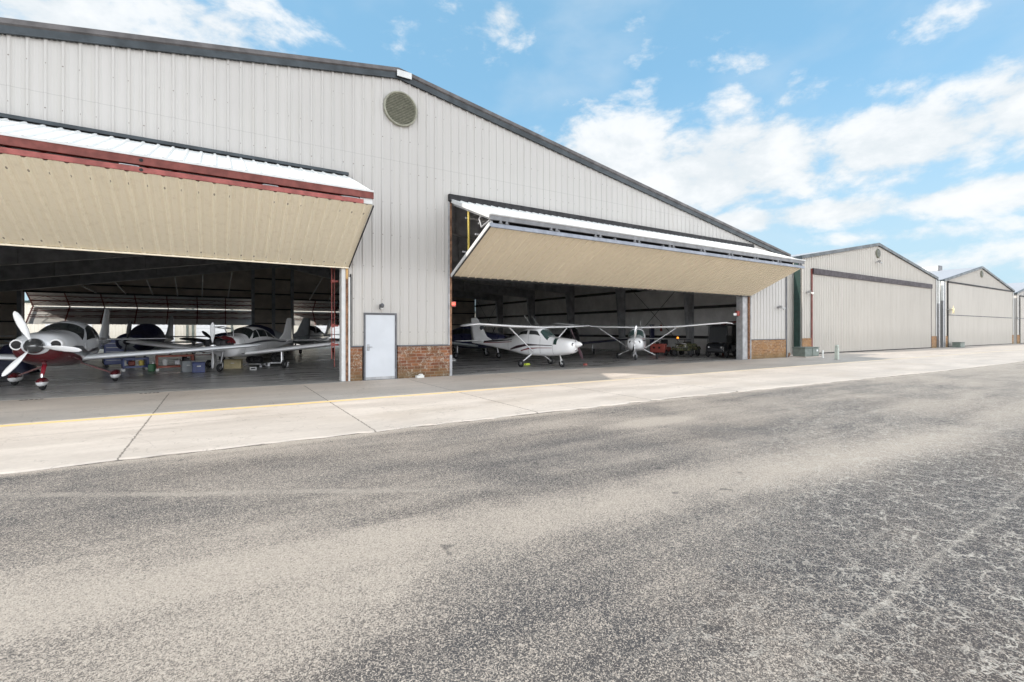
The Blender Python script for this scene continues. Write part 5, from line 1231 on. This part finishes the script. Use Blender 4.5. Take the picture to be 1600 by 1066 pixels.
# shelves and parts piled against the left wall inside, seen past the propeller
T = thing('tarp_pile', 'low dark heap of covered parts at the far left of the left doorway', 'pile', (-7.4, 9.0, G0))
w = MB(); rr = []
rg = random.Random(5)
for i in range(14):
    x_ = -1.6 + i * .25; hh = .9 + .25 * sin(i * 1.3) ; hh = hh if 0 < i < 13 else .1
    rr.append([(x_, .7 * cos(a_) * (1 + rg.uniform(-.08, .08)), max(0, hh * sin(a_)) * (1 + rg.uniform(-.1, .1))) for a_ in [pi * j / 12 for j in range(13)]])
w.loft(rr, 0, True, caps=False, closed=False); w.build('cover', MT['navy'], T)

T = thing('wheel_chock', 'yellow-green wheel chock on the floor by the trainer main wheel', 'chock', (12.05, 2.95, G0), R(20))
w = MB(); w.prism([(-.09, 0), (.09, 0), (.05, .075), (-.05, .075)], 'x', -.16, .16); w.build('block', MT['lime'], T)
T = thing('tow_bar_rest', 'small red block on the hangar floor ahead of the trainer', 'block', (14.1, 1.25, G0), R(30))
w = MB(); w.bbox(-.12, .12, -.07, .07, 0, .09, .02); w.build('block', MT['red_light'], T)
T = thing('cloth_heap', 'crumpled white cloth heap on the dark floor behind the trainer', 'cloth', (10.2, 7.4, G0))
w = MB(); rr = []
for i in range(7):
    r_ = .02 + .34 * math.sin(pi * i / 12.0 + .0); z_ = .20 * cos(pi * i / 12.0)
    rr.append([(r_ * cos(a_) * (1 + rg.uniform(-.15, .15)), r_ * sin(a_) * (1 + rg.uniform(-.15, .15)), max(.004, z_ + rg.uniform(-.02, .03))) for a_ in [2 * pi * j / 16 for j in range(16)]])
w.loft(rr, 0, True, caps=False); w.build('cloth', MT['whitepaint'], T)
T = thing('fire_extinguisher', 'red fire extinguisher on the inner right wall above the tug', 'extinguisher', (27.7, 8.6, 1.55))
w = MB(); w.lathe((0, 0, 0), (0, 0, 1), [(0, .07), (.02, .085), (.42, .085), (.48, .04), (.52, .025)], 16); w.build('cylinder', MT['red_light'], T)
w = MB(); w.tube((0, 0, .52), (-.06, 0, .58), .014, 8); w.tube((-.02, 0, .54), (-.1, -.02, .3), .01, 6); w.build('handle', MT['dark'], T)
T = thing('standing_panel', 'tall narrow dark blue board leaning by the inner right wall', 'board', (25.6, 7.6, G0), R(5))
w = MB(); w.bbox(-.22, .22, -.05, .05, 0, 2.0, .01); w.build('board', MT['navy_paint'], T)

# tie-down recesses in the apron
for i, (x_, y_, lab) in enumerate(((-3.6, -.25, 'row of dark floor anchor slots in the apron, left one of two'), (-1.45, -.25, 'row of dark floor anchor slots in the apron, right one near the joint'))):
    w = MB(); r3 = random.Random(i)
    for k in range(5):
        cx = x_ + (k - 2) * .085 + r3.uniform(-.01, .01); w.box(cx - .028, cx + .028, y_ - .035 + r3.uniform(-.01, .01), y_ + .03, .0248, .0295)
    tag(w.build('floor_anchor', MT['black']), lab, 'anchor')

# ------------------------------------------------------------------ utilities between the hangars
T = thing('transformer_box', 'low grey-green utility cabinet on the ground at the corner between hangars', 'utility box', (30.0, -.35, .02), R(-3))
w = MB(); w.bbox(-.72, .72, -.36, .36, .05, .55, .02); b_ = w.build('body', MT['boxgreen'], T)
w = MB(); w.bbox(-.76, .76, -.40, .40, .552, .60, .02); w.build('lid', MT['boxgreen'], T)
w = MB(); w.box(.05, .68, -.385, -.362, .10, .52); w.build('door', MT['boxgreen'], b_)
w = MB(); w.box(.42, .58, -.392, -.386, .34, .45); w.build('warning_plate', MT['whitepaint'], b_)
w = MB(); w.box(-.82, .82, -.46, .46, 0, .048); w.build('pad', MT['concrete'], T)
T = thing('marker_post', 'short thin white pipe post right of the utility cabinet', 'post', (29.85, -1.35, .02))
w = MB(); w.tube((0, 0, 0), (0, 0, .40), .055, 14); w.build('pipe', MT['pvc'], T); w = MB(); w.lathe((0, 0, .40), (0, 0, 1), [(0, .062), (.03, .062), (.05, .02)], 14); w.build('cap', MT['pvc'], T)
T = thing('marker_post', 'taller pale green square post at the edge of the concrete', 'post', (28.46, -2.7, .02))
w = MB(); w.bbox(-.085, .085, -.085, .085, 0, .66, .012); w.build('post', MT['bollard'], T)
w = MB(); w.bbox(-.07, .07, -.07, .07, .662, .80, .02); w.build('cap', MT['bollard'], T)
T = thing('hose_bib', 'small round valve at the foot of the beige side wall', 'valve', (28.75, .0, .2))
w = MB(); w.lathe((0, 0, 0), (0, -1, 0), [(0, .03), (.02, .10), (.06, .10), (.08, .03)], 14); w.tube((0, 0, -.18), (0, 0, 0), .025, 8); w.build('valve', MT['rust_wood'], T)
T = thing('cracked_concrete_piece', 'broken pale brick lying against the brick footing right of the white door', 'rubble', (5.72, -.14, .02), R(6))
w = MB(); w.bbox(-.14, .14, -.06, .06, 0, .085, .012); w.bbox(-.04, .10, -.05, .04, .085, .13, .012); w.build('brick_piece', MT['pvc'], T)
T = thing('ground_box', 'small grey box at the foot of the left edge of the second closed hangar', 'utility box', (59.4, .5, .02))
w = MB(); w.bbox(-.6, .6, -.3, .3, 0, .45, .03); w.build('body', MT['boxgreen'], T); w = MB(); w.bbox(-.63, .63, -.33, .33, .452, .5, .02); w.build('lid', MT['boxgreen'], T)
